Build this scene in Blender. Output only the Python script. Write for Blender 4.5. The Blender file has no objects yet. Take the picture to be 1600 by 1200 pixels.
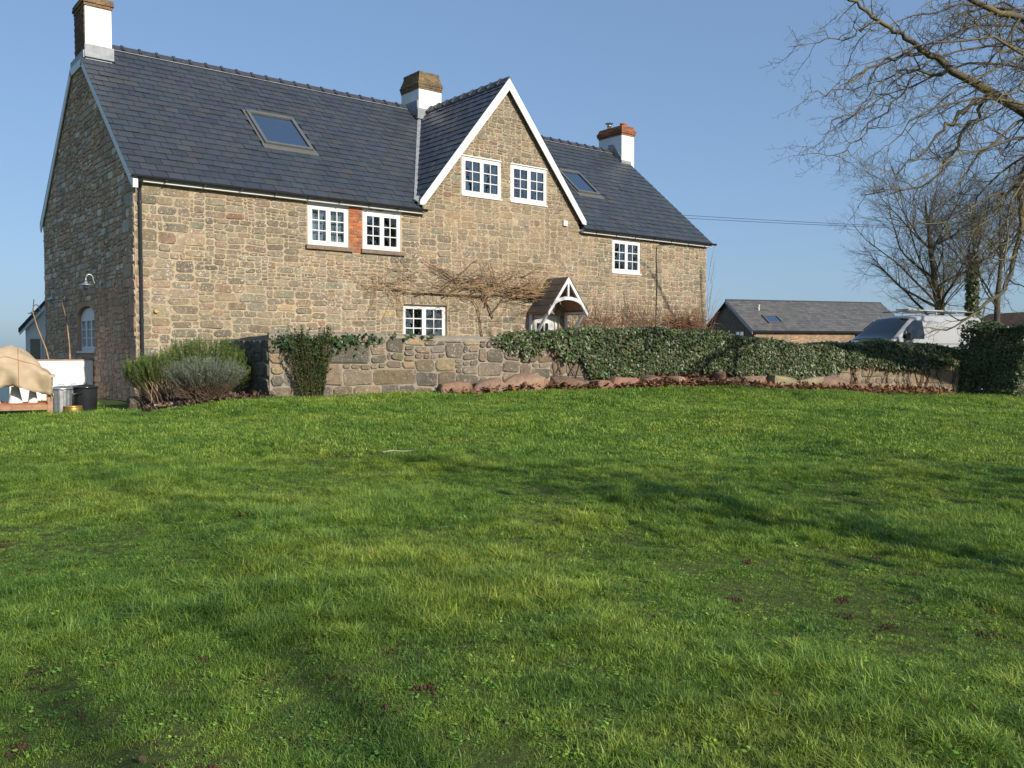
import bpy, math, random
import numpy as np
from math import sin, cos, tan, pi, radians, sqrt, atan2, hypot
from mathutils import Vector, Matrix, noise
from mathutils.geometry import tessellate_polygon

S = bpy.context.scene
COL = S.collection

# ------------------------------------------------------------------ camera
CAM = np.array([-5.647, -20.226, 1.191])
AZ = radians(51.1)                      # heading, measured from +X (the house front)
PITCH = -math.atan(54 / 1362)
FWD = np.array([cos(AZ) * cos(PITCH), sin(AZ) * cos(PITCH), sin(PITCH)])
RGT = np.array([sin(AZ), -cos(AZ), 0.0])
UPV = np.cross(RGT, FWD)
cam = bpy.data.cameras.new('camera')
cam.sensor_width = 36.0
cam.lens = 36.0 * 1362 / 1600
cam.clip_end = 3000
co = bpy.data.objects.new('camera', cam)
COL.objects.link(co)
co.location = CAM
co.rotation_euler = (pi / 2 + PITCH, 0, AZ - pi / 2)
S.camera = co

# ------------------------------------------------------------------ sky and sun
SUN_EL = radians(26.0)
SUN_AZ = -pi / 2 + radians(3.5)         # direction towards the sun, from +X
w = bpy.data.worlds.new('World')
S.world = w
w.use_nodes = True
nt = w.node_tree
sky = nt.nodes.new('ShaderNodeTexSky')
sky.sky_type = 'NISHITA'
sky.sun_disc = False
sky.sun_elevation = SUN_EL
sky.sun_rotation = pi / 2 - SUN_AZ
sky.altitude = 60
sky.air_density = 1.0
sky.dust_density = 1.0
sky.ozone_density = 3.0
bg = nt.nodes['Background']
bg.inputs[1].default_value = 0.136
gm_ = nt.nodes.new('ShaderNodeGamma')          # the hazy, even winter sky of the photograph
gm_.inputs[1].default_value = 0.48
tn = nt.nodes.new('ShaderNodeMix'); tn.data_type = 'RGBA'; tn.blend_type = 'MULTIPLY'
tn.inputs[0].default_value = 1.0; tn.inputs[7].default_value = (0.587, 0.765, 1.0, 1)
nt.links.new(sky.outputs[0], gm_.inputs[0]); nt.links.new(gm_.outputs[0], tn.inputs[6])
nt.links.new(tn.outputs[2], bg.inputs[0])
sl = bpy.data.lights.new('sun', 'SUN')
sl.energy = 2.5
sl.angle = radians(0.6)
sl.color = (1.0, 0.935, 0.83)
so = bpy.data.objects.new('sun', sl)
COL.objects.link(so)
so.location = (0, -40, 40)
sd = Vector((cos(SUN_AZ) * cos(SUN_EL), sin(SUN_AZ) * cos(SUN_EL), sin(SUN_EL)))
so.rotation_euler = sd.to_track_quat('Z', 'Y').to_euler()
S.view_settings.view_transform = 'Standard'
S.view_settings.look = 'None'
S.view_settings.exposure = 1.2
S.view_settings.gamma = 1.0
S.cycles.max_bounces = 6
S.cycles.transparent_max_bounces = 8
S.cycles.caustics_reflective = False
S.cycles.caustics_refractive = False

# ------------------------------------------------------------------ helpers
def cp(px, py, d):
    """a point d metres ahead of the camera seen at (px, py) of the 1600 x 1200 frame"""
    return CAM + d * (FWD + RGT * ((px - 800) / 1362) - UPV * ((py - 600) / 1362))

def props(o, label=None, cat=None, group=None, kind=None):
    if label: o['label'] = label
    if cat: o['category'] = cat
    if group: o['group'] = group
    if kind: o['kind'] = kind
    return o

def empty(name, loc=(0, 0, 0), rz=0.0, parent=None):
    o = bpy.data.objects.new(name, None)
    o.empty_display_size = 0.2
    COL.objects.link(o)
    o.location = loc
    o.rotation_euler = (0, 0, rz)
    if parent: o.parent = parent
    return o

class MB:
    """collects faces, with one colour for each vertex"""
    def __init__(s):
        s.v = []; s.f = []; s.c = []
    def add(s, verts, faces, col=(1, 1, 1)):
        n = len(s.v)
        s.v.extend([tuple(map(float, p)) for p in verts])
        s.f.extend([tuple(i + n for i in f) for f in faces])
        s.c.extend(col if isinstance(col, list) else [col] * len(verts))
        return s
    def box(s, a, b, col=(1, 1, 1)):
        x0, y0, z0 = a; x1, y1, z1 = b
        return s.add([(x0, y0, z0), (x1, y0, z0), (x1, y1, z0), (x0, y1, z0), (x0, y0, z1), (x1, y0, z1), (x1, y1, z1), (x0, y1, z1)], BOXF, col)
    def tbox(s, T, u0, u1, v0, v1, d0, d1, col=(1, 1, 1)):
        P = [(u0, v0, d0), (u1, v0, d0), (u1, v1, d0), (u0, v1, d0), (u0, v0, d1), (u1, v0, d1), (u1, v1, d1), (u0, v1, d1)]
        V = [np.array(T(*p), float) for p in P]
        ok = np.dot(np.cross(V[1] - V[0], V[3] - V[0]), V[4] - V[0]) > 0
        return s.add(V, BOXF if ok else [f[::-1] for f in BOXF], col)
    def prism(s, poly, off, col=(1, 1, 1)):
        """poly: 3-D outline, off: extrusion vector"""
        n = len(poly)
        o = np.array(off, float)
        V = [np.array(p, float) for p in poly] + [np.array(p, float) + o for p in poly]
        F = [tuple(range(n))[::-1], tuple(range(n, 2 * n))] + [(i, (i + 1) % n, (i + 1) % n + n, i + n) for i in range(n)]
        return s.add(V, F, col)
    def tube(s, pts, rad, k=6, col=(1, 1, 1), cap=True):
        V, F = tube_arr(np.array(pts, float), np.broadcast_to(np.array(rad, float), (len(pts),)), k)
        if cap:
            F = list(map(tuple, F)) + [tuple(range(k))[::-1], tuple(range(len(V) - k, len(V)))]
        return s.add(V, list(map(tuple, F)), col)
    def lathe(s, prof, c=(0, 0, 0), k=20, col=(1, 1, 1), cap=True):
        V = []; F = []
        for r, z in prof:
            for i in range(k):
                a = 2 * pi * i / k
                V.append((c[0] + r * cos(a), c[1] + r * sin(a), c[2] + z))
        m = len(prof)
        for j in range(m - 1):
            for i in range(k):
                F.append((j * k + i, j * k + (i + 1) % k, (j + 1) * k + (i + 1) % k, (j + 1) * k + i))
        if cap:
            F.append(tuple(range(k))[::-1]); F.append(tuple(range((m - 1) * k, m * k)))
        return s.add(V, F, col)
    def build(s, name, mat, parent=None, smooth=False, kind=None):
        me = bpy.data.meshes.new(name)
        me.from_pydata(s.v, [], s.f)
        a = me.color_attributes.new('Col', 'FLOAT_COLOR', 'POINT')
        c = np.ones((len(s.v), 4), np.float32)
        if s.c: c[:, :3] = np.array(s.c, np.float32)
        a.data.foreach_set('color', c.ravel())
        if smooth: me.polygons.foreach_set('use_smooth', [True] * len(me.polygons))
        me.materials.append(mat)
        me.update()
        o = bpy.data.objects.new(name, me)
        COL.objects.link(o)
        if parent: o.parent = parent
        if kind: o['kind'] = kind
        return o

BOXF = [(3, 2, 1, 0), (4, 5, 6, 7), (0, 1, 5, 4), (1, 2, 6, 5), (2, 3, 7, 6), (3, 0, 4, 7)]

def tube_arr(P, R, k):
    n = len(P)
    T = np.zeros_like(P)
    T[1:-1] = P[2:] - P[:-2]
    T[0] = P[1] - P[0]; T[-1] = P[-1] - P[-2]
    T /= np.linalg.norm(T, axis=1)[:, None] + 1e-9
    ref = np.array([0.31, 0.17, 0.93])
    if abs(T[0] @ ref) > 0.9: ref = np.array([0.93, 0.3, -0.2])
    A = np.cross(T, ref); A /= np.linalg.norm(A, axis=1)[:, None] + 1e-9
    B = np.cross(T, A)
    ang = np.arange(k) * 2 * pi / k
    V = P[:, None, :] + R[:, None, None] * (A[:, None, :] * np.cos(ang)[None, :, None] + B[:, None, :] * np.sin(ang)[None, :, None])
    idx = np.arange(n - 1)[:, None] * k
    i = np.arange(k)[None, :]
    j = (i + 1) % k
    F = np.stack([idx + i, idx + k + i, idx + k + j, idx + j], -1).reshape(-1, 4)
    return V.reshape(-1, 3), F

def np_mesh(name, V, F, mat, parent=None, col=None, smooth=False, kind=None):
    """V (n,3), F (m,3) or (m,4) arrays"""
    me = bpy.data.meshes.new(name)
    V = np.asarray(V, np.float32); F = np.asarray(F, np.int32)
    k = F.shape[1]
    me.vertices.add(len(V)); me.vertices.foreach_set('co', V.ravel())
    me.loops.add(F.size); me.loops.foreach_set('vertex_index', F.ravel())
    me.polygons.add(len(F))
    me.polygons.foreach_set('loop_start', np.arange(0, F.size, k, dtype=np.int32))
    me.polygons.foreach_set('loop_total', np.full(len(F), k, np.int32))
    if smooth: me.polygons.foreach_set('use_smooth', np.ones(len(F), bool))
    me.update(calc_edges=True)
    if col is not None:
        a = me.color_attributes.new('Col', 'FLOAT_COLOR', 'POINT')
        c = np.ones((len(V), 4), np.float32); c[:, :3] = col
        a.data.foreach_set('color', c.ravel())
    me.materials.append(mat)
    o = bpy.data.objects.new(name, me)
    COL.objects.link(o)
    if parent: o.parent = parent
    if kind: o['kind'] = kind
    return o

def copy_tree(o, parent=None):
    c = o.copy(); COL.objects.link(c); c.parent = parent
    for ch in list(o.children): copy_tree(ch, c)
    return c

# ------------------------------------------------------------------ materials
class NT:
    def __init__(s, name):
        s.m = bpy.data.materials.new(name); s.m.use_nodes = True
        s.t = s.m.node_tree; s.b = s.t.nodes['Principled BSDF']; s.out = s.t.nodes['Material Output']
    def n(s, typ, ins=None, **kw):
        x = s.t.nodes.new('ShaderNode' + typ)
        for k, v in kw.items(): setattr(x, k, v)
        for k, v in (ins or {}).items(): s.set(x.inputs[k], v)
        return x
    def set(s, inp, v):
        if isinstance(v, bpy.types.NodeSocket): s.t.links.new(v, inp)
        else:
            if isinstance(v, tuple) and len(v) == 3 and inp.type == 'RGBA': v = (*v, 1)
            inp.default_value = v
    def noise(s, scale, detail=4, rough=0.55, vec=None, out='Fac'):
        x = s.n('TexNoise', {'Scale': scale, 'Detail': detail, 'Roughness': rough})
        s.t.links.new(vec if vec else s.pos(), x.inputs['Vector'])
        return x.outputs[out]
    def pos(s):
        if not hasattr(s, '_p'): s._p = s.n('NewGeometry').outputs['Position']
        return s._p
    def ramp(s, fac, stops, interp='LINEAR'):
        x = s.n('ValToRGB'); e = x.color_ramp.elements; x.color_ramp.interpolation = interp
        while len(e) < len(stops): e.new(0.5)
        for q, (p, c) in zip(e, stops):
            q.position = p
            q.color = (*c, 1) if isinstance(c, tuple) else (c, c, c, 1)
        s.t.links.new(fac, x.inputs[0])
        return x.outputs[0]
    def mix(s, fac, a, b, mode='MIX'):
        x = s.n('Mix', data_type='RGBA', blend_type=mode)
        s.set(x.inputs[0], fac); s.set(x.inputs[6], a); s.set(x.inputs[7], b)
        return x.outputs[2]
    def math(s, op, a, b=0.0, c=None):
        x = s.n('Math', operation=op); s.set(x.inputs[0], a); s.set(x.inputs[1], b)
        if c is not None: s.set(x.inputs[2], c)
        return x.outputs[0]
    def col(s):
        return s.n('VertexColor', layer_name='Col').outputs[0]
    def bump(s, h, strength=0.4, dist=0.01):
        x = s.n('Bump', {'Strength': strength, 'Distance': dist, 'Height': h})
        s.t.links.new(x.outputs[0], s.b.inputs['Normal'])
        return s
    def fin(s, base=None, rough=0.8, spec=0.3, metal=0.0):
        if base is not None: s.set(s.b.inputs['Base Color'], base)
        s.set(s.b.inputs['Roughness'], rough); s.b.inputs['Specular IOR Level'].default_value = spec
        s.b.inputs['Metallic'].default_value = metal
        return s.m

def plain(name, col, rough=0.7, spec=0.3, metal=0.0, var=0.15, scale=6.0, bump=0.0, dirt=None):
    q = NT(name)
    f = q.noise(scale, 5, 0.6)
    lo = tuple(c * (1 - var) for c in col); hi = tuple(min(1, c * (1 + var)) for c in col)
    b = q.ramp(f, [(0.3, lo), (0.7, hi)])
    if dirt:
        d = q.ramp(q.noise(scale * 0.6, 6, 0.7), [(0.55, 0.0), (0.75, 1.0)])
        b = q.mix(q.math('MULTIPLY', d, dirt[1]), b, dirt[0])
    if bump: q.bump(q.noise(scale * 8, 4), bump, 0.004)
    return q.fin(b, rough, spec, metal)

def stone_mat(name, lichen=0.5, lich_col=(0.62, 0.60, 0.54), bump=0.6):
    q = NT(name)
    c = q.col()
    n1 = q.noise(9, 6, 0.7); n2 = q.noise(45, 5, 0.65); n3 = q.noise(1.1, 3)
    c = q.mix(0.75, c, q.ramp(n1, [(0.25, 0.50), (0.5, 1.0), (0.78, 1.45)]), 'MULTIPLY')
    c = q.mix(0.6, c, q.ramp(n2, [(0.3, 0.65), (0.7, 1.3)]), 'MULTIPLY')
    c = q.mix(0.8, c, q.ramp(n3, [(0.33, (0.74, 0.77, 0.76)), (0.5, (1.0, 1.0, 0.97)), (0.67, (1.18, 1.10, 1.0))]), 'MULTIPLY')
    c = q.mix(q.ramp(q.noise(26, 6, 0.75), [(0.54, 0.0), (0.72, 0.45)]), c, q.mix(0.5, c, (0.30, 0.26, 0.19)))
    zone = q.ramp(q.noise(0.9, 3), [(0.42, 0.0), (0.62, 1.0)])
    sp = q.ramp(q.noise(15, 4, 0.6), [(0.585, 0.0), (0.64, 1.0)])
    sp2 = q.ramp(q.noise(30, 3, 0.5), [(0.63, 0.0), (0.67, 1.0)])
    m = q.math('MULTIPLY', q.math('MAXIMUM', q.math('MULTIPLY', sp, zone), q.math('MULTIPLY', sp2, 0.85)), lichen)
    c = q.mix(m, c, lich_col)
    h = q.math('ADD', q.math('MULTIPLY', n1, 1.0), q.math('MULTIPLY', n2, 0.6))
    q.bump(h, bump, 0.02)
    return q.fin(c, 0.92, 0.15)

def mortar_mat(name, a, b):
    q = NT(name)
    n = q.noise(5, 6, 0.7)
    c = q.ramp(n, [(0.25, a), (0.75, b)])
    c = q.mix(0.5, c, q.ramp(q.noise(60, 4, 0.7), [(0.3, 0.7), (0.7, 1.25)]), 'MULTIPLY')
    c = q.mix(0.4, c, q.ramp(q.noise(0.8, 3), [(0.35, 0.75), (0.65, 1.15)]), 'MULTIPLY')
    q.bump(q.math('ADD', q.noise(30, 5, 0.7), n), 0.7, 0.02)
    return q.fin(c, 0.95, 0.1)

def leaf_mat(name, rough=0.45, spec=0.4, trans=0.3, vary=True):
    """colour per vertex; a share of the light passes through the leaf"""
    q = NT(name)
    c = q.col()
    if vary: c = q.mix(0.5, c, q.ramp(q.noise(1.7, 3), [(0.3, 0.7), (0.7, 1.3)]), 'MULTIPLY')
    q.fin(c, rough, spec)
    tr = q.n('BsdfTranslucent', {'Color': q.mix(0.5, c, (0.5, 0.6, 0.1), 'MULTIPLY')})
    ms = q.n('MixShader', {0: trans})
    q.t.links.new(q.b.outputs[0], ms.inputs[1]); q.t.links.new(tr.outputs[0], ms.inputs[2])
    q.t.links.new(ms.outputs[0], q.out.inputs[0])
    return q.m

def bark_mat(name, a, b, lichen, amt):
    q = NT(name)
    c = q.ramp(q.noise(18, 5, 0.7), [(0.3, a), (0.7, b)])
    c = q.mix(q.math('MULTIPLY', q.ramp(q.noise(1.6, 4, 0.65), [(0.45, 0.0), (0.62, 1.0)]), amt), c, lichen)
    q.bump(q.noise(40, 4), 0.5, 0.01)
    return q.fin(c, 0.9, 0.15)

def glass_mat(name, tint=(0.75, 0.8, 0.8), ior=1.75, wav=0.02, refl=(1, 1, 1)):
    q = NT(name)
    bp = q.n('Bump', {'Strength': wav, 'Distance': 0.05, 'Height': q.noise(5, 2)})
    fr = q.n('Fresnel', {'IOR': ior}); q.t.links.new(bp.outputs[0], fr.inputs['Normal'])
    tr = q.n('BsdfTransparent', {'Color': (*tint, 1)})
    gl = q.n('BsdfGlossy', {'Roughness': 0.01, 'Color': (*refl, 1)}); q.t.links.new(bp.outputs[0], gl.inputs['Normal'])
    ms = q.n('MixShader', {0: q.math('MULTIPLY', fr.outputs[0], q.math('SUBTRACT', 1.0, q.n('NewGeometry').outputs['Backfacing']))})
    q.t.links.new(tr.outputs[0], ms.inputs[1]); q.t.links.new(gl.outputs[0], ms.inputs[2])
    q.t.links.new(ms.outputs[0], q.out.inputs[0])
    return q.m

def slate_mat():
    q = NT('slate')
    c = q.col()
    c = q.mix(0.6, c, q.ramp(q.noise(3, 5, 0.65), [(0.3, 0.72), (0.7, 1.28)]), 'MULTIPLY')
    st = q.ramp(q.noise(1.3, 5, 0.7), [(0.62, 0.0), (0.80, 0.35)])
    c = q.mix(st, c, (0.085, 0.08, 0.07))
    q.bump(q.noise(22, 5, 0.6), 0.25, 0.01)
    return q.fin(c, q.ramp(q.noise(2, 3), [(0.3, 0.38), (0.7, 0.58)]), 0.5)

def ground_mat():
    q = NT('turf')
    a = q.ramp(q.noise(0.5, 5, 0.65), [(0.3, (0.060, 0.085, 0.022)), (0.7, (0.105, 0.135, 0.034))])
    b = q.ramp(q.noise(14, 6, 0.75), [(0.38, (0.045, 0.036, 0.022)), (0.58, (0.085, 0.115, 0.030))])
    c = q.mix(0.55, a, b)
    q.bump(q.noise(25, 5, 0.7), 0.8, 0.04)
    return q.fin(c, 0.95, 0.1)

def grass_mat():
    q = NT('grass')
    inst = q.n('ObjectInfo')
    big = q.noise(0.55, 4, 0.6); mid = q.noise(2.3, 4, 0.6)
    c = q.ramp(big, [(0.32, (0.145, 0.262, 0.050)), (0.5, (0.198, 0.312, 0.062)), (0.68, (0.265, 0.360, 0.072))])
    c = q.mix(0.85, c, q.ramp(mid, [(0.3, (0.58, 0.68, 0.66)), (0.7, (1.35, 1.2, 1.0))]), 'MULTIPLY')
    c = q.mix(q.ramp(q.noise(1.1, 5, 0.7), [(0.56, 0.0), (0.74, 0.40)]), c, (0.27, 0.31, 0.07))
    c = q.mix(0.8, c, q.ramp(inst.outputs['Random'], [(0.0, (0.45, 0.55, 0.5)), (0.55, (1.0, 1.02, 0.9)), (0.90, (1.45, 1.35, 1.1)), (1.0, (2.0, 1.6, 1.3))]), 'MULTIPLY')
    c = q.mix(0.9, c, q.col(), 'MULTIPLY')
    q.fin(c, 0.45, 0.35)
    tr = q.n('BsdfTranslucent', {'Color': q.mix(0.6, c, (1.3, 1.5, 0.5), 'MULTIPLY')})
    ms = q.n('MixShader', {0: 0.28})
    q.t.links.new(q.b.outputs[0], ms.inputs[1]); q.t.links.new(tr.outputs[0], ms.inputs[2])
    q.t.links.new(ms.outputs[0], q.out.inputs[0])
    return q.m

def burlap_mat():
    q = NT('hessian')
    w1 = q.n('TexWave', {'Scale': 90.0, 'Distortion': 1.0}, bands_direction='Z')
    w2 = q.n('TexWave', {'Scale': 90.0, 'Distortion': 1.0}, bands_direction='X')
    for x in (w1, w2): q.t.links.new(q.pos(), x.inputs['Vector'])
    h = q.math('ADD', w1.outputs['Fac'], w2.outputs['Fac'])
    c = q.ramp(q.noise(4, 5), [(0.3, (0.36, 0.27, 0.17)), (0.7, (0.50, 0.39, 0.26))])
    c = q.mix(0.25, c, q.ramp(h, [(0.2, 0.6), (1.0, 1.15)]), 'MULTIPLY')
    q.bump(h, 0.2, 0.003)
    return q.fin(c, 0.95, 0.05)

M = {}
M['stone_front'] = stone_mat('stone_front', 0.75)
M['stone_gable'] = stone_mat('stone_gable', 0.6, (0.72, 0.70, 0.66), 0.7)
M['stone_wall'] = stone_mat('stone_wall', 0.55, (0.50, 0.49, 0.44), 0.8)
M['mortar_front'] = mortar_mat('mortar_front', (0.34, 0.26, 0.168), (0.51, 0.41, 0.285))
M['mortar_gable'] = mortar_mat('mortar_gable', (0.46, 0.28, 0.18), (0.56, 0.36, 0.24))  # pale and warm to stand in for bounced light on the shaded gable
M['mortar_wall'] = mortar_mat('mortar_wall', (0.24, 0.20, 0.15), (0.36, 0.31, 0.24))
M['brick'] = stone_mat('brick', 0.10, (0.5, 0.45, 0.4), 0.4)
M['cap'] = stone_mat('chimney_cap', 0.95, (0.50, 0.30, 0.035), 0.6)
M['cap2'] = stone_mat('mossy_cap', 0.95, (0.46, 0.33, 0.05), 0.6)
M['slate'] = slate_mat()
M['white'] = plain('white_paint', (0.68, 0.67, 0.64), 0.45, 0.4, var=0.03, scale=3, bump=0.05, dirt=((0.55, 0.52, 0.45), 0.3))
M['render'] = plain('white_render', (0.72, 0.71, 0.69), 0.85, 0.2, var=0.05, scale=3, bump=0.5, dirt=((0.58, 0.55, 0.48), 0.35))
M['black'] = plain('black_plastic', (0.020, 0.020, 0.022), 0.35, 0.5, var=0.2, scale=4, bump=0.1)
M['lead'] = plain('lead', (0.25, 0.26, 0.27), 0.5, 0.4, var=0.25, scale=6, bump=0.3)
M['ridge'] = plain('ridge_clay', (0.045, 0.045, 0.055), 0.5, 0.4, var=0.25, scale=6, bump=0.3)
M['glass'] = glass_mat('window_glass', ior=3.0)
M['skyglass'] = glass_mat('roof_glass', (0.45, 0.5, 0.55), 8.0, 0.0)
M['carglass'] = glass_mat('car_glass', (0.10, 0.13, 0.13), 1.6, 0.0)
M['alu'] = plain('grey_aluminium', (0.15, 0.15, 0.14), 0.45, 0.5, metal=0.3, var=0.1)
M['room'] = plain('darkened_plaster', (0.13, 0.12, 0.11), 0.9, var=0.1)  # inner walls coloured dark so sunlit rooms stay dim behind the panes
M['sill'] = plain('sill_stone', (0.20, 0.145, 0.105), 0.9, var=0.3, scale=9, bump=0.5)
M['timber'] = plain('timber', (0.36, 0.20, 0.115), 0.75, var=0.25, scale=11, bump=0.3)
M['redwood'] = plain('red_timber', (0.38, 0.11, 0.045), 0.7, var=0.25, scale=11, bump=0.3)
M['greywood'] = plain('weathered_timber', (0.42, 0.37, 0.30), 0.8, var=0.25, scale=11, bump=0.3)
M['burlap'] = burlap_mat()
M['redcord'] = plain('red_stitching', (0.35, 0.10, 0.05), 0.9)
M['galv'] = plain('galvanised', (0.50, 0.51, 0.52), 0.38, 0.5, metal=0.75, var=0.25, scale=9)
M['steel'] = plain('steel', (0.55, 0.55, 0.56), 0.3, 0.5, metal=0.9, var=0.1)
M['blackbin'] = plain('black_enamel', (0.022, 0.023, 0.026), 0.22, 0.6, var=0.3, scale=3)
M['brass'] = plain('old_brass', (0.40, 0.26, 0.075), 0.4, 0.5, metal=0.6, var=0.3, scale=9)
M['terracotta'] = plain('terracotta', (0.42, 0.13, 0.055), 0.8, var=0.2, scale=8)
M['soil'] = plain('soil', (0.060, 0.038, 0.024), 0.95, 0.05, var=0.5, scale=14, bump=1.0)
M['yard'] = plain('gravel', (0.22, 0.18, 0.13), 0.95, 0.05, var=0.4, scale=20, bump=1.0)
M['turf'] = ground_mat()
M['grass'] = grass_mat()
M['ivy'] = leaf_mat('ivy_leaf', 0.42, 0.5, 0.22)
M['needle'] = leaf_mat('needles', 0.55, 0.3, 0.25)
M['dead'] = leaf_mat('dead_leaf', 0.75, 0.15, 0.2)
M['twig'] = plain('bare_stem', (0.30, 0.20, 0.11), 0.9, 0.1, var=0.45, scale=5)
M['brownshrub'] = plain('brown_stem', (0.19, 0.105, 0.062), 0.9, 0.1, var=0.4, scale=5)
M['darktwig'] = plain('dark_stem', (0.11, 0.075, 0.05), 0.9, 0.1, var=0.35, scale=5)
M['bark'] = bark_mat('walnut_bark', (0.075, 0.062, 0.048), (0.15, 0.128, 0.10), (0.19, 0.155, 0.055), 0.7)
M['bark2'] = bark_mat('tree_bark', (0.060, 0.050, 0.036), (0.12, 0.10, 0.075), (0.14, 0.125, 0.05), 0.5)
M['rock'] = stone_mat('red_sandstone', 0.25, (0.45, 0.40, 0.34), 0.9)
M['vanpaint'] = plain('van_paint', (0.36, 0.36, 0.355), 0.25, 0.5, var=0.03, scale=2)  # white paint greyed to carry the tree shade over the van
M['rubber'] = plain('rubber', (0.02, 0.02, 0.02), 0.8)
M['cast'] = plain('worm_cast', (0.085, 0.046, 0.032), 0.95, 0.05, var=0.4, scale=30, bump=0.8)

# ------------------------------------------------------------------ ground
CTRL = np.array([
    (-5.6, -20.2, -.36), (-9, -14, -.38), (-3, -12, -.20), (3, -13, -.16), (8, -17, -.26), (0, -18, -.34), (4, -22, -.42), (12, -22, -.40),
    (1.5, -3.7, .22), (4.3, -4.5, .29), (7.5, -5.7, .32), (10.4, -6.7, .34), (13.5, -7.8, .19), (16, -8.6, .03), (18.9, -9.5, -.07), (22, -11, -.12), (14, -13, -.12), (18, -15, -.22),
    (3.0, -7.5, .10), (8, -9.5, .10), (-1, -6.5, -.06), (-2.1, -2.3, -.02), (-3, -1.6, -.07), (-1.5, -1.2, -.10), (0, -.3, -.02), (-6, -4, -.22), (-4, 2, -.22), (-10, -2, -.5),
    (3, -1.5, .40), (8, -2.5, .45), (14, -3, .45), (19, -4, .43), (23, -5, .42), (28, -6, .42), (26, -11, -.05), (30, -13, -.05),
    (35, 10, .5), (45, 25, .5), (55, 15, .6), (-15, 15, -1.2), (-20, -15, -.9), (0, 20, -.5), (10, 30, -.5), (30, -30, -.4), (0, -45, -.5), (-30, -40, -1.5), (60, -30, -.3),
    (-5, 12, -.5)], float)

def gz_arr(X, Y):
    X = np.asarray(X, float); Y = np.asarray(Y, float)
    d2 = (X[..., None] - CTRL[:, 0]) ** 2 + (Y[..., None] - CTRL[:, 1]) ** 2
    wt = 1.0 / (d2 + 0.8) ** 1.6
    z = (wt * CTRL[:, 2]).sum(-1) / wt.sum(-1)
    near = 1.0 / (1.0 + np.maximum(0, np.hypot(X, Y) - 60) / 40)
    und = 0.022 * np.sin(1.1 * X + .8 * Y + 1.0) * np.sin(.7 * Y - .9 * X + .3) + 0.014 * np.sin(2.3 * X - 1.7 * Y) * np.sin(1.3 * X + 2.6 * Y + 1)
    return z * near + und - np.maximum(0, np.hypot(X, Y) - 60) * 0.02

def gz(x, y):
    return float(gz_arr(np.array([x]), np.array([y]))[0])

def axis(lo, hi, f0, f1, step):
    a = list(np.arange(f0, f1 + 1e-6, step))
    s = step; x = f0; L = []
    while x > lo: s *= 1.25; x -= s; L.append(x)
    s = step; x = f1; Rr = []
    while x < hi: s *= 1.25; x += s; Rr.append(x)
    return np.array(L[::-1] + a + Rr)
gx = axis(-900, 900, -14, 30, 0.3); gy = axis(-900, 900, -26, 4, 0.3)
GX, GY = np.meshgrid(gx, gy)
GZ = np.stack([gz_arr(a, b) for a, b in zip(GX, GY)])
nx, ny = len(gx), len(gy)
I = np.arange((nx - 1) * (ny - 1)); r = I // (nx - 1); c = I % (nx - 1)
F = np.stack([r * nx + c, r * nx + c + 1, (r + 1) * nx + c + 1, (r + 1) * nx + c], -1)
lawn = np_mesh('lawn', np.stack([GX, GY, GZ], -1).reshape(-1, 3), F, M['turf'], smooth=True, kind='structure')

# garden wall line
W0 = np.array([1.5, -3.67]); W1 = np.array([18.9, -9.5])
WL = float(np.linalg.norm(W1 - W0)); WD = (W1 - W0) / WL; WN = np.array([WD[1], -WD[0]])   # WN points to the lawn
def wall_top(s):
    return 1.50 + 0.035 * sin(s * .9) - 0.018 * s + (0.22 * math.exp(-((s - 8.6) / 2.8) ** 2))

def sheet(name, poly, lift, mat, n=24):
    """a sheet that follows the ground inside a polygon, as a grid of the polygon's bounding quad (4 corners)"""
    a, b, c_, d = [np.array(p, float) for p in poly]
    V = []; Fs = []
    for i in range(n + 1):
        for j in range(n + 1):
            u, v = i / n, j / n
            p = (a * (1 - u) + b * u) * (1 - v) + (d * (1 - u) + c_ * u) * v
            V.append((p[0], p[1], gz(p[0], p[1]) + lift))
    for i in range(n):
        for j in range(n):
            k = i * (n + 1) + j
            Fs.append((k, k + n + 1, k + n + 2, k + 1))
    return np_mesh(name, V, Fs, mat, smooth=True, kind='structure')

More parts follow.
